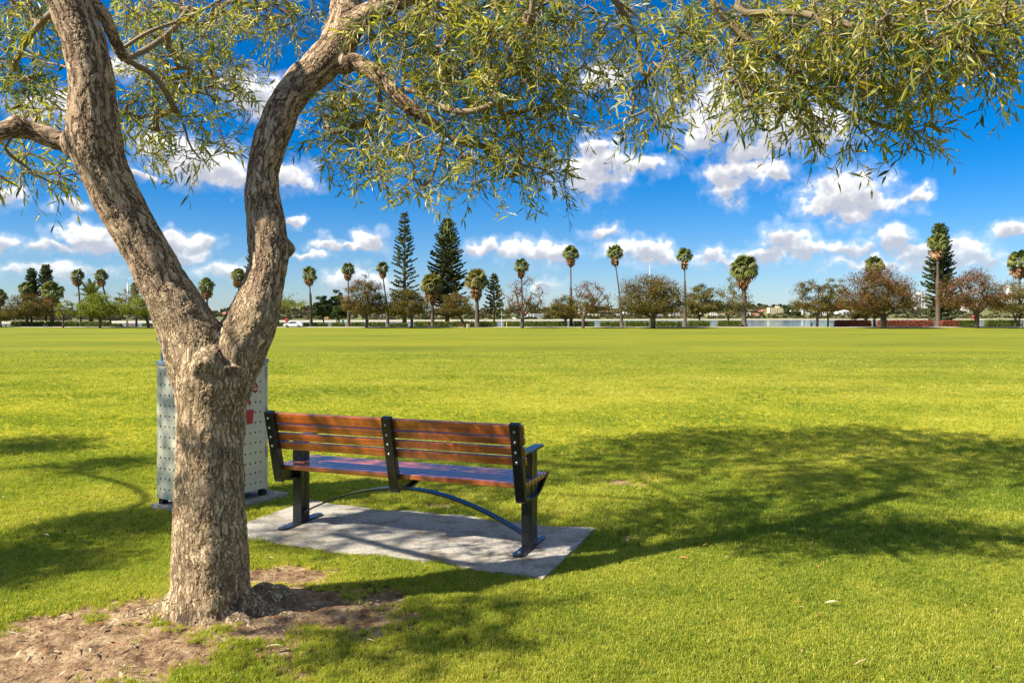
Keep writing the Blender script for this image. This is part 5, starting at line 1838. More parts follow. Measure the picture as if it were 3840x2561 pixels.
def hedge(x0, x1, label, mat=HEDGE_G, yt=1206, group='clipped hedge blocks by the path', D=203.5, round_=0.25):
    rng = np.random.default_rng(int(x0) + 4000)
    s = D / F
    b = foot((x0 + x1) / 2, D=D)
    w, h, d = (x1 - x0) * s, (HY - yt) * s + EYE - b.z, 1.5
    m = MB()
    m.cbox((0, 0, h * 0.48), (w * 0.97, d * 0.9, h * 0.95), min(0.2, h * 0.3), 2)
    k = int(w * 62)
    # leaves over the front, top, ends and back of a rounded block
    u, vv = rng.uniform(-1, 1, k), rng.uniform(0, 1, k)
    side = rng.choice(4, k, p=[0.45, 0.3, 0.1, 0.15])
    x = np.where(side == 2, np.sign(u) * w / 2, u * w / 2)
    y = np.where(side == 0, -d / 2, np.where(side == 3, d / 2, rng.uniform(-d / 2, d / 2, k)))
    z = np.where(side == 1, h, vv * h)
    rnd = np.clip((np.abs(x) - (w / 2 - round_ * h)) / (round_ * h + 1e-6), 0, 1)
    z = z * (1 - 0.25 * rnd ** 2) + 0.06 * fbm(x * 1.2 + x0, y + 1.0, 2)
    p = np.stack([x, y, z], 1) + rng.normal(size=(k, 3)) * 0.05
    v, f = leaf_cards(p, 0.24, rng, aspect=1.3)
    m.add(v, f, np.clip(0.5 + 0.28 * fbm(x * 0.9 + x0, z * 1.5, 2) + rng.normal(0, 0.18, k), 0, 1))
    o = m.build('hedge', mat, None, loc=b)
    tag(o, label, 'hedge', group)
    return o


for (a, b, lab, kw) in [
    (45, 92, 'leftmost green hedge block before the brown tree trunk', {}), (108, 190, 'green hedge block behind the cyclist', {}), (200, 236, 'short green hedge block left of the pale-trunked small tree', {}),
    (246, 296, 'green hedge block right of the pale-trunked small tree', {}), (302, 412, 'long green hedge block under the leaning palm', {}), (414, 456, 'low rounded hedge right of the long left hedge', dict(yt=1215)),
    (536, 570, 'small rounded shrub hedge next to the left fork', dict(yt=1214)), (640, 880, 'low hedge strip seen through the fork of the big tree', dict(yt=1212)), (1034, 1068, 'hedge end just left of the white car', dict(yt=1210)),
    (1132, 1158, 'small hedge right of the white car', dict(yt=1211)), (1170, 1228, 'hedge below the left round tree', dict(yt=1211)), (1244, 1292, 'hedge below the right round tree', dict(yt=1211)),
    (1317, 1366, 'hedge left of the red-tipped coral tree trunk', dict(yt=1209)), (1382, 1443, 'hedge between lamp post and bent palm', dict(yt=1209)), (1462, 1527, 'low hedge under the open pine', dict(yt=1212)),
    (1553, 1614, 'hedge left of the pale palm in front of the broad pine', {}), (1628, 1690, 'hedge right of the pale palm in front of the broad pine', {}), (1694, 1778, 'hedge behind the far bench and small bin', {}),
    (1797, 1864, 'hedge under the young pine', {}), (1889, 1950, 'hedge behind the yellow post', {}), (1966, 2125, 'long hedge right of the bare coral tree', {}), (2150, 2228, 'hedge behind the open coral tree', {}),
    (2251, 2323, 'hedge left of the leaning tall palm foot', {}), (2342, 2432, 'hedge left of the lamp by the big round tree', {}), (2458, 2557, 'hedge shaded by the big round tree', {}),
    (2578, 2661, 'square hedge under the bushy she-oak', dict(yt=1204)), (2691, 2779, 'square hedge left of the lone stout palm', dict(yt=1203)),
    (3129, 3265, 'reddish hedge left of the huge red coral tree', dict(mat=HEDGE_R, yt=1201)), (3292, 3500, 'long reddish hedge right of the huge coral tree trunk', dict(mat=HEDGE_R, yt=1201)),
    (3530, 3590, 'reddish hedge right of the palm before the columnar pine', dict(mat=HEDGE_R, yt=1201)), (3590, 3652, 'green hedge left of the red blossom tree trunk', dict(yt=1201)), (3695, 3822, 'dark green clipped hedge at the far right', dict(yt=1200)),
]:
    hedge(a, b, lab, **kw)

# ------------------------------------------------------------------ river
def water_material():
    m, t, out = new_mat('river_water')
    pos = t.n('ShaderNodeNewGeometry').outputs['Position']
    w1 = t.noise(t.vmath('MULTIPLY', pos, (0.10, 0.30, 1.0)), 1.0, 4.0, 0.6)
    b = t.n('ShaderNodeBsdfPrincipled', {'Base Color': (0.10, 0.16, 0.19, 1), 'Roughness': 0.08, 'IOR': 1.33, 'Specular IOR Level': 0.5})
    t.put(b, 'Normal', t.n('ShaderNodeBump', {'Height': w1, 'Strength': 0.06, 'Distance': 0.3}))
    t.put(out, 'Surface', b)
    return m


WZ = -2.0
m = MB()
m.add([(-2500, 226, WZ), (2500, 226, WZ), (4500, 3500, WZ), (-4500, 3500, WZ)], [[0, 1, 2, 3]])
tag(m.build('river', water_material()), 'calm pale blue river behind the hedges', kind='structure')

# ------------------------------------------------------------------ far shore
SH_X = [-900, 0, 450, 900, 1250, 1900, 2400, 2800, 3840, 4800]
SH_Y = [1213.5, 1212, 1210, 1208, 1206, 1203, 1200.5, 1199.3, 1199.2, 1199.2]
HILL_X = [-900, 0, 300, 560, 800, 1000, 1200, 1500, 1900, 2300, 2600, 2850, 3100, 3500, 3900, 4800]
HILL_Y = [1178, 1176, 1178, 1180, 1182, 1172, 1170, 1178, 1172, 1168, 1165, 1158, 1162, 1158, 1152, 1160]


def shore_d(px):
    return (EYE - WZ) * F / (np.interp(px, SH_X, SH_Y) - HY)


T_OFF = np.array([-30, 0, 9, 16, 60, 120, 200, 300, 420, 700, 1500, 4000.0])


def shore_z(px, t):
    d = shore_d(px)
    top = (HY - np.interp(px, HILL_X, HILL_Y)) / F * (d + 380) + EYE
    prof = np.interp(t, T_OFF, [0, 0, 0, 0.02, 0.10, 0.25, 0.52, 0.84, 1.0, 1.03, 0.9, 0.7])
    low = np.interp(t, T_OFF, [-4, -2.02, -1.0, -0.75, -0.4, 0, 0, 0, 0, 0, 0, 0])
    return low + prof * top


def make_far_shore():
    pxs = np.linspace(-900, 4800, 150)
    v, f, mi = [], [], []
    for i, px in enumerate(pxs):
        for j, t_ in enumerate(T_OFF):
            D = shore_d(px) + t_
            z = shore_z(px, t_) + (0.8 * math.sin(px * 0.031 + j) if 4 <= j <= 9 else 0)
            v.append(((px - CX) / F * D, D, z))
    k = len(T_OFF)
    for i in range(len(pxs) - 1):
        for j in range(k - 1):
            a = i * k + j
            f.append([a, a + k, a + k + 1, a + 1])
            mi.append(1 if j in (1,) else 0)
    m = MB()
    m.add(v, f)
    me = m.mesh('far_shore', True)
    g = plain('shore_grass', (0.13, 0.14, 0.035), 0.95, var=0.5, scale=0.02)
    s = plain('pale_sand', (0.47, 0.42, 0.32), 0.95, var=0.12, scale=0.05)
    me.materials.append(g)
    me.materials.append(s)
    me.polygons.foreach_set('material_index', np.array(mi, np.int32))
    o = link('far_shore', me)
    tag(o, 'low green far bank of the river with a pale sand edge', kind='structure')


make_far_shore()


def shore_point(px, t):
    D = float(shore_d(px)) + t
    return Vector(((px - CX) / F * D, D, float(shore_z(px, t))))


FARV = leaf_mat('far_bush_leaf', [(0.0, (0.040, 0.042, 0.026)), (0.35, (0.075, 0.075, 0.034)), (0.65, (0.115, 0.10, 0.045)), (1.0, (0.16, 0.125, 0.065))], 0.2, 0.8, 0.05)


def far_bushes():
    rng = np.random.default_rng(31)
    m = MB()
    rows = ((24, 60, 760, 2.0, 4.2), (70, 130, 420, 2.4, 4.6), (140, 220, 380, 2.8, 5.5), (230, 330, 420, 3.2, 7.0), (350, 460, 480, 3.8, 8.0))
    for (t0, t1, n, r0, r1) in rows:
        for k in range(n):
            px = rng.uniform(-500, 4400)
            if t0 < 100 and 600 < px < 1000:
                continue
            t_ = rng.uniform(t0, t1)
            c = shore_point(px, t_)
            d = c.y / 1160
            r_ = rng.uniform(r0, r1) * max(0.62, d)
            q = rng.normal(size=(30, 3))
            q /= np.linalg.norm(q, axis=1)[:, None]
            q[:, 2] = np.abs(q[:, 2]) * 0.95 - 0.1
            p = np.array(c) + q * r_ * rng.uniform(0.75, 1.0, 30)[:, None]
            base = rng.normal(0.45, 0.22)
            v, f = leaf_cards(p, r_ * 0.62, rng, aspect=1.2)
            m.add(v, f, np.clip(base + rng.normal(0, 0.1, 30), 0, 1))
    o = m.build('far_bushes', FARV)
    tag(o, 'dark scrub and bushes massed along the far river bank', 'bushes', kind='stuff')


far_bushes()

for (px, t_, r_, hgt, lab) in [
    (2953, 130, 9, 15, 'dark tall tree right of the cream apartment block'), (2860, 420, 10, 9, 'dark tree on the skyline left of the cream apartment block'), (2825, 430, 8, 7, 'low dark tree on the skyline above the red roofs'),
    (2985, 60, 8, 8, 'round dark tree by the water right of the cream block'), (2700, 420, 9, 10, 'dark skyline tree left of the stout lone palm'), (860, 380, 8, 8, 'round far tree seen in the fork'), (1150, 420, 9, 8, 'dark skyline tree left of the round trees'),
    (36, 40, 4.5, 5.5, 'dark round far tree at the left edge by the water'), (2110, 400, 9, 8, 'dark far tree behind the white office building'), (3590, 300, 10, 9, 'russet far tree behind the red blossom tree')]:
    rng = np.random.default_rng(int(px))
    b = shore_point(px, t_)
    root = empty('far_tree', b)
    tag(root, lab, 'tree', 'dark trees on the far shore')
    MB().tube([(0, 0, -0.5), (0, 0, hgt * 0.6)], [0.5, 0.25], 6).build('trunk', TRUNKM, root)
    m = MB()
    for c in range(9):
        cc = rng.normal(size=3) * np.array([r_ * 0.35, r_ * 0.3, hgt * 0.2]) + np.array([0, 0, hgt * 0.65])
        q = rng.normal(size=(30, 3))
        q /= np.linalg.norm(q, axis=1)[:, None]
        p = cc + q * np.array([r_ * 0.4, r_ * 0.4, hgt * 0.22])
        v, f = leaf_cards(p, r_ * 0.32, rng, aspect=1.2)
        m.add(v, f, np.clip(rng.normal(0.3, 0.2, 30), 0, 1))
    m.build('crown', DARKG, root)

# ------------------------------------------------------------------ buildings across the river
WHITE = plain('white_render', (0.78, 0.77, 0.73), 0.8, var=0.05, scale=0.2)
CREAM = plain('cream_render', (0.74, 0.61, 0.36), 0.8, var=0.05, scale=0.2)
TERRA = plain('terracotta_render', (0.52, 0.27, 0.17), 0.8, var=0.08, scale=0.2)
TAN = plain('tan_brick', (0.50, 0.40, 0.29), 0.85, var=0.08, scale=0.3)
ROOFR = plain('red_roof_tile', (0.38, 0.15, 0.085), 0.85, var=0.15, scale=0.4)
ROOFG = plain('grey_roof_sheet', (0.22, 0.23, 0.26), 0.6, var=0.1, scale=0.4)
PANE = plain('dark_window_pane', (0.035, 0.045, 0.06), 0.15, spec=0.6, var=0.1)
_unit = MB()
_unit.box((0, 0, 0), (1, 1, 1))
WIN = _unit.mesh('window')
WIN.materials.append(PANE)
BALC = {}


def building(x0, x1, yt, yb, t_, wall, label, cols=3, rows=2, roof=None, depth=14, band=False, tower=None, cat='house', name='house'):
    pxc = (x0 + x1) / 2
    b = shore_point(pxc, t_)
    s = b.y / F
    w = (x1 - x0) * s
    zt = EYE + (HY - yt) * s - b.z
    root = empty(name, b)
    tag(root, label, cat, 'buildings across the river')
    body = MB()
    hw = zt - (1.8 if roof else 0)
    body.box((0, depth / 2, hw / 2 - 2), (w, depth, hw + 4))
    if tower:
        body.box((tower[0] * w, depth / 2, hw + tower[2] / 2), (tower[1] * w, depth * 0.6, tower[2]))
    body.build('wall', wall, root)
    if roof:
        r_ = MB()
        e = 0.6
        r_.add([(-w / 2 - e, -e, hw), (w / 2 + e, -e, hw), (w / 2 + e, depth + e, hw), (-w / 2 - e, depth + e, hw), (-w / 2 + w * 0.22, depth / 2, zt + 0.6), (w / 2 - w * 0.22, depth / 2, zt + 0.6)],
               [[0, 1, 5, 4], [1, 2, 5], [2, 3, 4, 5], [3, 0, 4], [3, 2, 1, 0]])
        r_.build('roof', roof, root)
    vis = EYE + (HY - yb) * s - b.z
    rh = (hw - max(vis, 0.3)) / rows
    for j in range(rows):
        zc = max(vis, 0.3) + rh * (j + 0.55)
        if band:
            o = link('window', WIN, None, root, (0, -0.02, zc))
            o.scale = (w * 0.86, 0.3, rh * 0.45)
            continue
        for i in range(cols):
            o = link('window', WIN, None, root, (-w / 2 + w * (i + 0.5) / cols, -0.02, zc))
            o.scale = (w / cols * 0.55, 0.3, rh * 0.5)
    return root


for (x0, x1, yt, yb, t_, wall, lab, kw) in [
    (22, 60, 1190, 1206, 45, TAN, 'tan house at the far left behind the left palm', dict(roof=ROOFG)),
    (62, 92, 1188, 1206, 50, WHITE, 'white low house left of the brown tree trunk', dict(rows=1, roof=ROOFG)),
    (640, 700, 1180, 1200, 160, TAN, 'tan far house seen in the fork, left one', dict(roof=ROOFR)),
    (822, 862, 1172, 1186, 260, TAN, 'red roofed far house seen in the fork', dict(roof=ROOFR)),
    (438, 470, 1188, 1200, 90, WHITE, 'white shed with red roof under the left trees', dict(roof=ROOFR, rows=1)),
    (1162, 1186, 1190, 1199, 60, WHITE, 'white house behind the lone palm foot', dict(roof=ROOFR, rows=1)),
    (1200, 1245, 1187, 1200, 70, WHITE, 'long white house with red roof under the left round tree', dict(roof=ROOFR, rows=2)),
    (1252, 1272, 1189, 1198, 80, CREAM, 'small house with orange roof under the right round tree', dict(roof=ROOFR, rows=1)),
    (1425, 1440, 1182, 1196, 90, WHITE, 'small white house left of the open pine', dict(rows=2, cols=2)),
    (1534, 1562, 1184, 1198, 90, CREAM, 'pale house beneath the open pine', dict(rows=2)),
    (1946, 1985, 1170, 1184, 240, CREAM, 'pale hillside house behind the bare coral tree', dict(roof=ROOFR)),
    (1914, 1938, 1193, 1203, 30, CREAM, 'small cream pavilion at the water left of the bare coral tree', dict(rows=1, cols=2, roof=WHITE)),
    (1966, 2000, 1178, 1200, 60, WHITE, 'white block just right of the bare coral tree trunk', dict(rows=3)),
    (1998, 2048, 1177, 1200, 62, WHITE, 'white and glass office building above the long hedge', dict(rows=3, band=True, name='office_building', cat='building')),
    (2170, 2214, 1153, 1186, 220, WHITE, 'tall white banded apartment tower behind the open coral tree', dict(rows=6, band=True, name='apartment_block', cat='building')),
    (2205, 2250, 1178, 1190, 120, CREAM, 'low cream house right of the open coral tree trunk', dict(rows=1)),
    (2240, 2312, 1164, 1180, 260, TERRA, 'long terracotta apartment building left of the leaning palm', dict(rows=3, cols=8, name='apartment_block', cat='building')),
    (2300, 2340, 1178, 1190, 130, WHITE, 'white house with grey roof behind the leaning palm', dict(rows=2, roof=ROOFG)),
    (2338, 2372, 1168, 1186, 200, WHITE, 'white hillside house right of the leaning palm', dict(rows=3)),
    (2366, 2400, 1174, 1192, 130, CREAM, 'cream house with grey roof left of the big round tree', dict(rows=2, roof=ROOFG)),
    (2402, 2424, 1172, 1190, 180, CREAM, 'small cream house beside the lamp foot', dict(rows=2, cols=2)),
    (2460, 2492, 1180, 1195, 60, ROOFG, 'grey glass-fronted house right of the big round tree trunk', dict(rows=2, roof=ROOFG)),
    (2512, 2548, 1172, 1194, 110, WHITE, 'white terraced house left of the tall palm', dict(rows=3)),
    (2530, 2590, 1156, 1178, 240, CREAM, 'cream stepped apartments on the slope behind the tall palm', dict(rows=4, band=True, name='apartment_block', cat='building')),
    (2552, 2580, 1180, 1192, 90, TERRA, 'terracotta house behind the tall palm', dict(rows=1)),
    (2630, 2662, 1168, 1188, 120, CREAM, 'cream balconied house under the bushy she-oak', dict(rows=3)),
    (2664, 2688, 1172, 1186, 130, WHITE, 'white house with dark windows between the she-oaks', dict(rows=2)),
    (2688, 2712, 1178, 1190, 100, WHITE, 'white banded house left of the sparse she-oak trunk', dict(rows=2, band=True)),
    (2718, 2740, 1172, 1186, 150, CREAM, 'house with orange roof behind the sparse she-oak trunk', dict(rows=1, roof=ROOFR)),
    (2744, 2782, 1168, 1184, 190, CREAM, 'long pale house left of the lone stout palm', dict(rows=2, roof=ROOFG)),
    (2794, 2814, 1172, 1182, 110, WHITE, 'white house with dark glass right of the lone stout palm', dict(rows=1, cols=1)),
    (2808, 2836, 1162, 1176, 260, CREAM, 'upper pale house on the slope right of the lone palm', dict(rows=2)),
    (2836, 2860, 1167, 1180, 200, WHITE, 'house with broad red roof left of the cream block', dict(rows=1, roof=ROOFR)),
    (2858, 2886, 1161, 1178, 210, CREAM, 'upper house with red roof touching the cream block', dict(rows=1, roof=ROOFR)),
    (2824, 2852, 1176, 1186, 120, WHITE, 'small white gabled house below the red roofs', dict(rows=1, roof=ROOFR)),
    (2886, 2938, 1153.5, 1180, 160, CREAM, 'cream five-storey apartment block with a roof box', dict(rows=5, cols=8, tower=(0.16, 0.22, 2.2), name='apartment_block', cat='building')),
    (2968, 3010, 1158, 1178, 170, WHITE, 'white banded apartments right of the dark tall tree', dict(rows=3, band=True, name='apartment_block', cat='building')),
    (3010, 3036, 1155, 1182, 165, WHITE, 'white stair tower block left of the brown tree', dict(rows=5, cols=2, name='apartment_block', cat='building')),
    (3076, 3100, 1170, 1184, 140, WHITE, 'white house behind the brown tree trunk', dict(rows=1)),
    (3140, 3160, 1168, 1184, 140, WHITE, 'white gabled house above the reddish hedge', dict(rows=1, cols=1, roof=WHITE)),
    (3160, 3186, 1164, 1182, 150, WHITE, 'white steep house above the reddish hedge', dict(rows=1, cols=2, roof=WHITE)),
    (3205, 3270, 1163, 1175, 250, WHITE, 'long white house behind the huge coral tree', dict(rows=1)),
    (3372, 3418, 1158, 1170, 230, WHITE, 'white low flats right of the huge coral tree', dict(rows=2, band=True)),
    (3434, 3478, 1104, 1160, 300, WHITE, 'white high-rise left of the columnar pine', dict(rows=8, cols=4, tower=(0.0, 0.3, 4.0), name='apartment_block', cat='building')),
    (3617, 3634, 1138, 1160, 200, WHITE, 'narrow white house left of the red blossom tree trunk', dict(rows=3, cols=2)),
    (3672, 3742, 1118, 1158, 300, WHITE, 'white stepped high-rise right of the red blossom tree trunk', dict(rows=6, band=True, name='apartment_block', cat='building')),
    (3790, 3850, 1070, 1150, 330, WHITE, 'pale tower glimpsed behind the trees at the right edge', dict(rows=9, band=True, name='apartment_block', cat='building')),
]:
    building(x0, x1, yt, yb, t_, wall, lab, **kw)

# ------------------------------------------------------------------ lamp posts
GALV = plain('galvanised_pole', (0.55, 0.57, 0.58), 0.45, metal=0.3, var=0.08, scale=1.0)
for (px, D, yt, lab, sc) in [(478, 204, 1032, 'twin-armed street lamp at the far left', 1.0), (1380, 204, 994, 'twin-armed street lamp behind the red-tipped coral tree', 1.1), (2437, 203, 957, 'twin-armed street lamp behind the big round coral tree', 0.55)]:
    b = foot(px, D=D)
    s = D / F
    H = (HY - yt) * s + EYE - b.z
    root = empty('street_lamp', b)
    tag(root, lab, 'street lamp', 'street lamps by the river path')
    MB().tube([(0, 0, 0), (0, 0, H * 0.5), (0, 0, H * 0.86)], [0.20, 0.14, 0.085], 8).build('pole', GALV, root, True)
    for sd in (-1, 1):
        k = sc * (1.0 if sd < 0 else 0.85)
        pts = smooth_path([(0, 0, H * 0.85), (sd * 0.25 * k, 0, H * 0.91), (sd * 0.9 * k, 0, H * (0.965 if sd < 0 else 0.94)), (sd * 2.1 * k, 0, H * (0.99 if sd < 0 else 0.955))], 5)
        arm = MB().tube(pts, 0.055, 6).build('arm', GALV, root, True)
        m = MB()
        m.cbox((pts[-1][0] + sd * 0.3, 0, pts[-1][2]), (0.8, 0.34, 0.16), 0.05, 2)
        m.build('lamp_head', GALV, arm)

# ------------------------------------------------------------------ far bench, bins, posts
def place(o, p, rz):
    o.location = p
    o.rotation_euler = (0, 0, rz)


c = copy_tree(BENCH)
place(c, foot(1728, D=190.5), R(12))
c.scale = (1.15, 1.15, 1.15)
tag(c, 'tiny far bench beside the small white bin across the lawn', 'bench', 'timber slat park benches')
c = copy_tree(BENCH)
place(c, foot(496, D=192.0), R(-4))
c.scale = (1.2, 1.2, 1.2)
tag(c, 'tiny far bench under the far left street lamp', 'bench', 'timber slat park benches')
c = copy_tree(BIN)
place(c, foot(1752, D=190), R(20))
tag(c, 'tiny far white bin housing right of the far bench', 'litter bin', 'perforated bin housings')
YEL = plain('yellow_paint', (0.70, 0.52, 0.10), 0.6)
WPOST = plain('white_paint', (0.78, 0.78, 0.74), 0.6)
NAVYP = plain('dark_blue_paint', (0.03, 0.05, 0.09), 0.5)
GRNP = plain('green_paint', (0.02, 0.22, 0.11), 0.5)
REDB = plain('red_paint', (0.55, 0.035, 0.03), 0.5)


def post(name, px, D, yt, r_, mat, label, head=None, base=None):
    b = base if base is not None else foot(px, D=D)
    s = b.y / F
    H = (HY - yt) * s + EYE - b.z
    root = empty(name, b)
    tag(root, label, 'post')
    MB().tube([(0, 0, -0.1), (0, 0, H * 0.96), (0, 0, H)], [r_, r_, r_ * 0.7], 8).build('shaft', mat, root)
    m = MB()
    hw, hh = head or (r_ * 1.5, r_ * 1.2)
    m.cbox((0, 0, H + hh / 2), (2 * hw, 2 * hw, hh), hw * 0.2, 1)
    m.build('cap', mat, root)


post('marker_post', 1900, 191, 1208, 0.10, YEL, 'yellow marker post left of the bare coral tree')
post('pole', 1881, 204, 1168, 0.07, WPOST, 'thin white pole left of the yellow post')
post('bollard', 3043, 203, 1214, 0.16, NAVYP, 'dark blue bollard before open water')
post('sign_post', 3829, 190, 1200, 0.06, WPOST, 'thin white post at the far right', head=(0.18, 0.3))
post('marker_post', 22, 203, 1219, 0.12, NAVYP, 'short dark post at the far left by the water')
for (px, D, yt, mat, lab) in [(1076, 420, 1201, REDB, 'red channel marker above the white car'), (1286, 520, 1203, GRNP, 'green channel marker under the right round tree'), (3537, 560, 1192, GRNP, 'green channel marker right of the columnar pine'), (3651, 560, 1187, REDB, 'red channel marker left of the red blossom tree trunk')]:
    X = (px - CX) / F * D
    post('channel_marker', px, D, yt + 5, 0.35, mat, lab, head=(0.8, 1.6), base=Vector((X, D, WZ)))

# ------------------------------------------------------------------ parked car
CARW = plain('white_car_paint', (0.80, 0.81, 0.82), 0.25, var=0.03, spec=0.6, coat=0.5)
TYRE = plain('black_rubber', (0.02, 0.02, 0.02), 0.8)
GLASS = plain('dark_car_glass', (0.02, 0.03, 0.06), 0.08, spec=0.8)
b = foot(1100, D=196.5)
root = empty('parked_car', Vector((b.x, b.y, b.z + 0.05)), R(4))
tag(root, 'white hatchback car parked on the path right of the fork', 'car')
prof = [(-2.30, 0.28), (-2.34, 0.55), (-2.15, 0.80), (-1.30, 0.95), (-0.72, 1.36), (0.10, 1.47), (1.20, 1.42), (1.95, 1.00), (2.22, 0.88), (2.28, 0.45), (2.20, 0.28)]
m = MB()
n = len(prof)
v = []
for y in (-0.86, -0.80, 0.80, 0.86):
    for (x, z) in prof:
        k = 0.88 if (z > 1.0) else 1.0
        v.append((x, y * k, z if abs(y) > 0.83 else z + 0.03))
f = []
for a in range(3):
    for i in range(n):
        j = (i + 1) % n
        f.append([a * n + i, a * n + j, (a + 1) * n + j, (a + 1) * n + i])
f += [list(range(n))[::-1], list(range(3 * n, 4 * n))]
m.add(v, f)
m.build('body', CARW, root)
for sd in (-1, 1):
    for pl in ([(-1.12, 0.98), (-0.66, 1.30), (0.05, 1.38), (0.05, 0.98)], [(0.15, 0.98), (0.15, 1.38), (1.12, 1.33), (1.62, 1.02)]):
        m = MB()
        m.prism(pl, lambda a, c, t_, sd=sd: (a, sd * 0.775 + t_ - sd * (c - 0.98) * 0.0 + sd * 0.09 * (1.0 if c < 1.0 else 0.0), c), 0.03)
        m.build('side_window', GLASS, root)
    for x in (-1.42, 1.40):
        m = MB()
        m.tube([(x, sd * 0.70, 0.31), (x, sd * 0.88, 0.31)], 0.32, 16)
        w_ = m.build('wheel', TYRE, root)
        m = MB()
        m.tube([(x, sd * 0.86, 0.31), (x, sd * 0.89, 0.31)], 0.19, 12)
        m.build('rim', STEEL, w_)
    m = MB()
    m.cbox((-2.27, sd * 0.58, 0.66), (0.16, 0.36, 0.15), 0.03, 1)
    m.build('headlight', GLASS, root)
m = MB()
m.prism([(-1.24, 0.99), (-0.74, 1.35), (-0.70, 1.37), (-1.20, 0.99)], lambda a, c, t_: (a - 0.02, t_, c + 0.01), 1.30)
m.build('windscreen', GLASS, root)

# ------------------------------------------------------------------ cyclist
def skin_body(name, verts, edges, radii, mat, parent, root_i=0):
    me = bpy.data.meshes.new(name)
    me.from_pydata(verts, edges, [])
    o = link(name, me)
    sk = o.modifiers.new('skin', 'SKIN')
    for i, r_ in enumerate(radii):
        me.skin_vertices[0].data[i].radius = (r_, r_)
    me.skin_vertices[0].data[root_i].use_root = True
    o.modifiers.new('sub', 'SUBSURF').levels = 1
    dg = bpy.context.evaluated_depsgraph_get()
    m2 = bpy.data.meshes.new_from_object(o.evaluated_get(dg), depsgraph=dg)
    bpy.data.objects.remove(o)
    m2.name = name
    m2.materials.clear()
    m2.polygons.foreach_set('use_smooth', np.ones(len(m2.polygons), bool))
    return link(name, m2, mat, parent)


HIVIS = plain('hi_vis_yellow', (0.70, 0.80, 0.05), 0.7)
DARKC = plain('dark_cycling_clothes', (0.02, 0.022, 0.035), 0.8)
SKIN = plain('skin', (0.40, 0.24, 0.17), 0.6)
b = foot(171, D=195.6)
bike = empty('bicycle', Vector((b.x, b.y, b.z + 0.05)), R(158))
tag(bike, 'dark bicycle ridden along the path at the far left', 'bicycle')
for x in (-0.52, 0.52):
    m = MB()
    ring = [(x + 0.33 * math.cos(a), 0, 0.34 + 0.33 * math.sin(a)) for a in np.linspace(0, 2 * math.pi, 25)]
    m.tube(ring, 0.022, 6, cap=False)
    w_ = m.build('wheel', TYRE, bike)
    m = MB()
    for a in np.linspace(0, math.pi, 6, endpoint=False):
        m.tube([(x + 0.32 * math.cos(a), 0, 0.34 + 0.32 * math.sin(a)), (x - 0.32 * math.cos(a), 0, 0.34 - 0.32 * math.sin(a))], 0.004, 4)
    m.build('spokes', STEEL, w_)
m = MB()
for p in ([(-0.52, 0, 0.34), (-0.05, 0, 0.30), (-0.18, 0, 0.86)], [(-0.05, 0, 0.30), (0.38, 0, 0.80), (-0.15, 0, 0.78)], [(0.52, 0, 0.34), (0.38, 0, 0.80), (0.36, 0, 0.95)], [(-0.52, 0, 0.34), (-0.15, 0, 0.78)]):
    m.tube(p, 0.020, 6)
m.build('frame', NAVYP, bike)
MB().tube([(0.40, -0.26, 1.0), (0.36, -0.1, 0.97), (0.36, 0.1, 0.97), (0.40, 0.26, 1.0)], 0.016, 6).build('handlebar', NAVYP, bike)
MB().cbox((-0.20, 0, 0.90), (0.26, 0.14, 0.05), 0.02, 2).build('saddle', TYRE, bike)
man = empty('person', bike.location, R(158))
tag(man, 'cyclist in a yellow hi-vis top and dark trousers riding the bicycle', 'person')
V = [(-0.18, 0, 0.98), (-0.10, 0, 1.18), (0.03, 0, 1.38), (0.08, 0, 1.48), (0.13, 0, 1.60), (0.15, 0, 1.69),
     (0.02, 0.20, 1.40), (0.18, 0.26, 1.18), (0.37, 0.24, 1.03), (0.02, -0.20, 1.40), (0.18, -0.26, 1.18), (0.37, -0.24, 1.03),
     (-0.15, 0.11, 0.94), (0.14, 0.12, 0.78), (0.02, 0.12, 0.36), (0.14, 0.12, 0.27), (-0.15, -0.11, 0.94), (0.12, -0.12, 0.62), (-0.10, -0.12, 0.24), (0.02, -0.12, 0.16)]
E = [(0, 1), (1, 2), (2, 3), (3, 4), (4, 5), (2, 6), (6, 7), (7, 8), (2, 9), (9, 10), (10, 11), (0, 12), (12, 13), (13, 14), (14, 15), (0, 16), (16, 17), (17, 18), (18, 19)]
rr = [0.15, 0.15, 0.16, 0.07, 0.10, 0.09, 0.07, 0.05, 0.04, 0.07, 0.05, 0.04, 0.095, 0.075, 0.05, 0.04, 0.095, 0.075, 0.05, 0.04]
skin_body('body', V, E, rr, DARKC, man)
V2 = [(-0.13, 0, 1.06), (-0.09, 0, 1.20), (0.03, 0, 1.38), (0.02, 0.20, 1.40), (0.02, -0.20, 1.40), (0.12, 0.24, 1.26), (0.12, -0.24, 1.26)]
skin_body('hi_vis_top', V2, [(0, 1), (1, 2), (2, 3), (2, 4), (3, 5), (4, 6)], [0.165, 0.17, 0.18, 0.085, 0.085, 0.07, 0.07], HIVIS, man)
m = MB()
bm = bmesh.new()
bmesh.ops.create_uvsphere(bm, u_segments=12, v_segments=8, radius=0.13)
bm.verts.index_update()
m.add(np.array([p.co for p in bm.verts]) * np.array([1.15, 0.9, 0.75]) + np.array([0.13, 0, 1.70]), [[p.index for p in q.verts] for q in bm.faces])
bm.free()
m.build('helmet', DARKC, man, True)

# ------------------------------------------------------------------ fallen leaves, near
DRY = [plain('dry_tan_leaf', (0.42, 0.30, 0.13), 0.7, var=0.2), plain('pale_dry_leaf', (0.55, 0.48, 0.28), 0.6, var=0.1), plain('orange_dry_leaf', (0.50, 0.22, 0.05), 0.7, var=0.2)]


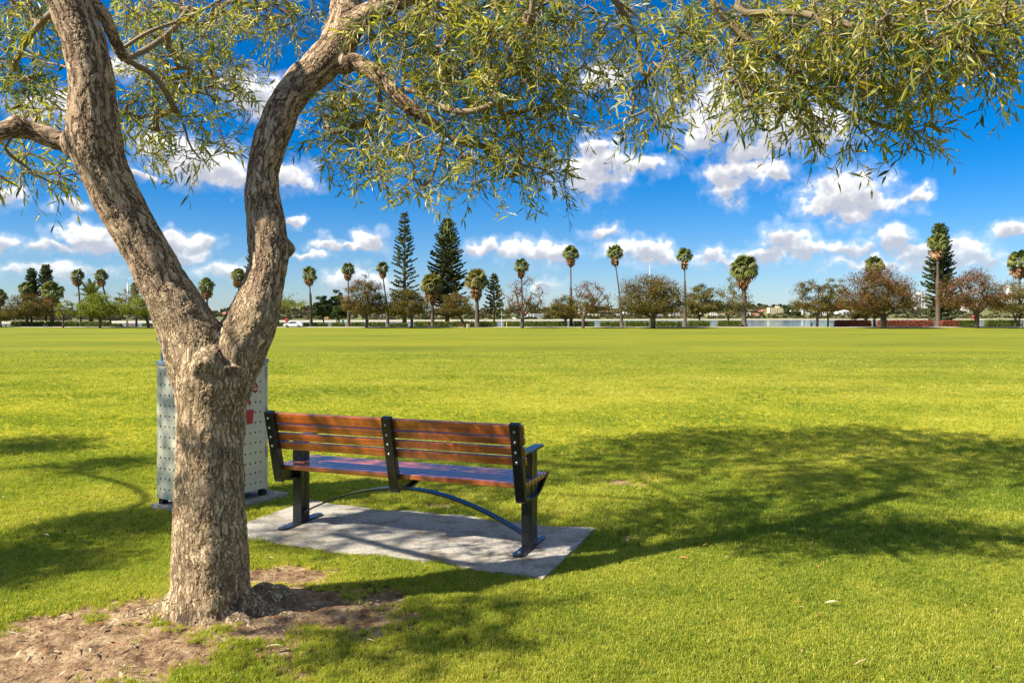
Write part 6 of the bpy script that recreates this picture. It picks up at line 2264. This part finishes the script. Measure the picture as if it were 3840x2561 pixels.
def dry_leaf_mesh(k, mat):
    v, t3, q4 = leaf_arrays(np.zeros((1, 3)), np.array([[1.0, 0, 0.05]]), np.array([[0, 1.0, 0]]), np.array([[0, 0, 1.0]]), np.array([1.0]), np.array([0.085 + 0.02 * k]))
    m = MB()
    m.add(v + np.array([[0, 0, 0.06]]), t3)
    m.f.extend(q4.tolist())
    m.t.extend([0.5] * 2)
    me = m.mesh('fallen_leaf')
    me.materials.append(mat)
    return me


DL = [dry_leaf_mesh(k, m_) for k, m_ in enumerate(DRY)]


def ground_at(px, py):
    D = EYE * F / (py - HY)
    for _ in range(4):
        D = (EYE - float(gz((px - CX) / F * D, D))) * F / (py - HY)
    return Vector(((px - CX) / F * D, D, float(gz((px - CX) / F * D, D))))


def fallen(px, py, k, L, rz, lab, grp, lift=0.018):
    p = ground_at(px, py)
    o = bpy.data.objects.new('fallen_leaf', DL[k])
    o.location = (p.x, p.y, p.z + lift)
    o.rotation_euler = (random.uniform(-0.25, 0.25), random.uniform(-0.2, 0.2), rz)
    o.scale = (L, L, L)
    COL.objects.link(o)
    tag(o, lab, 'leaf', grp)


GL, SLF = 'fallen leaves on the lawn', 'fallen leaves on the bare soil'
fallen(3090, 2286, 1, 0.085, 0.1, 'large pale fallen leaf alone on the sunny grass at the right', GL, 0.03)
fallen(160, 2022, 1, 0.09, -0.6, 'pale fallen leaf in the sun left of the trunk', GL, 0.03)
fallen(3200, 2525, 0, 0.10, 0.3, 'long tan fallen leaf near the bottom right corner', GL, 0.03)
fallen(990, 2445, 1, 0.085, 0.05, 'long pale fallen leaf on the soil right of the trunk', SLF)
fallen(960, 2465, 2, 0.06, -0.9, 'orange fallen leaf just below the pale one on the soil', SLF)
rl = random.Random(4)
for k in range(24):
    px, py = rl.uniform(60, 1300), rl.uniform(2330, 2550)
    p = ground_at(px, py)
    if float(soil_mask(p.x, p.y)) > 0.5 and (p.x - TREE[0]) ** 2 + (p.y - TREE[1]) ** 2 > 0.4 ** 2:
        fallen(px, py, rl.choice((0, 0, 1, 2)), rl.uniform(0.035, 0.075), rl.uniform(0, 6.28), 'small dry fallen leaf lying on bare soil around the trunk', 'small dry leaves on the bare soil')
for k in range(44):
    px, py = rl.uniform(0, 3840), 1800 + 740 * rl.uniform(0, 1) ** 0.8
    p = ground_at(px, py)
    if not bool(in_slab(np.array(p.x), np.array(p.y))) and float(soil_mask(p.x, p.y)) < 0.3:
        fallen(px, py, rl.choice((0, 0, 1, 2)), rl.uniform(0.03, 0.055), rl.uniform(0, 6.28), 'small dry fallen leaf lying in the grass', 'small dry leaves in the grass', 0.020)
for k in range(8):
    e, q_ = rl.uniform(-1.1, 1.05), rl.uniform(-0.42, 0.5)
    o = bpy.data.objects.new('fallen_leaf', DL[rl.choice((0, 1, 2))])
    o.location = (BEN_O.x + e * E_AX.x + q_ * P_AX.x, BEN_O.y + e * E_AX.y + q_ * P_AX.y, SLAB_Z + 0.003)
    o.rotation_euler = (0, 0, rl.uniform(0, 6.28))
    L = rl.uniform(0.03, 0.06)
    o.scale = (L, L, L)
    COL.objects.link(o)
    tag(o, 'small dry fallen leaf lying on the concrete slab', 'leaf', 'small dry leaves on the slab')
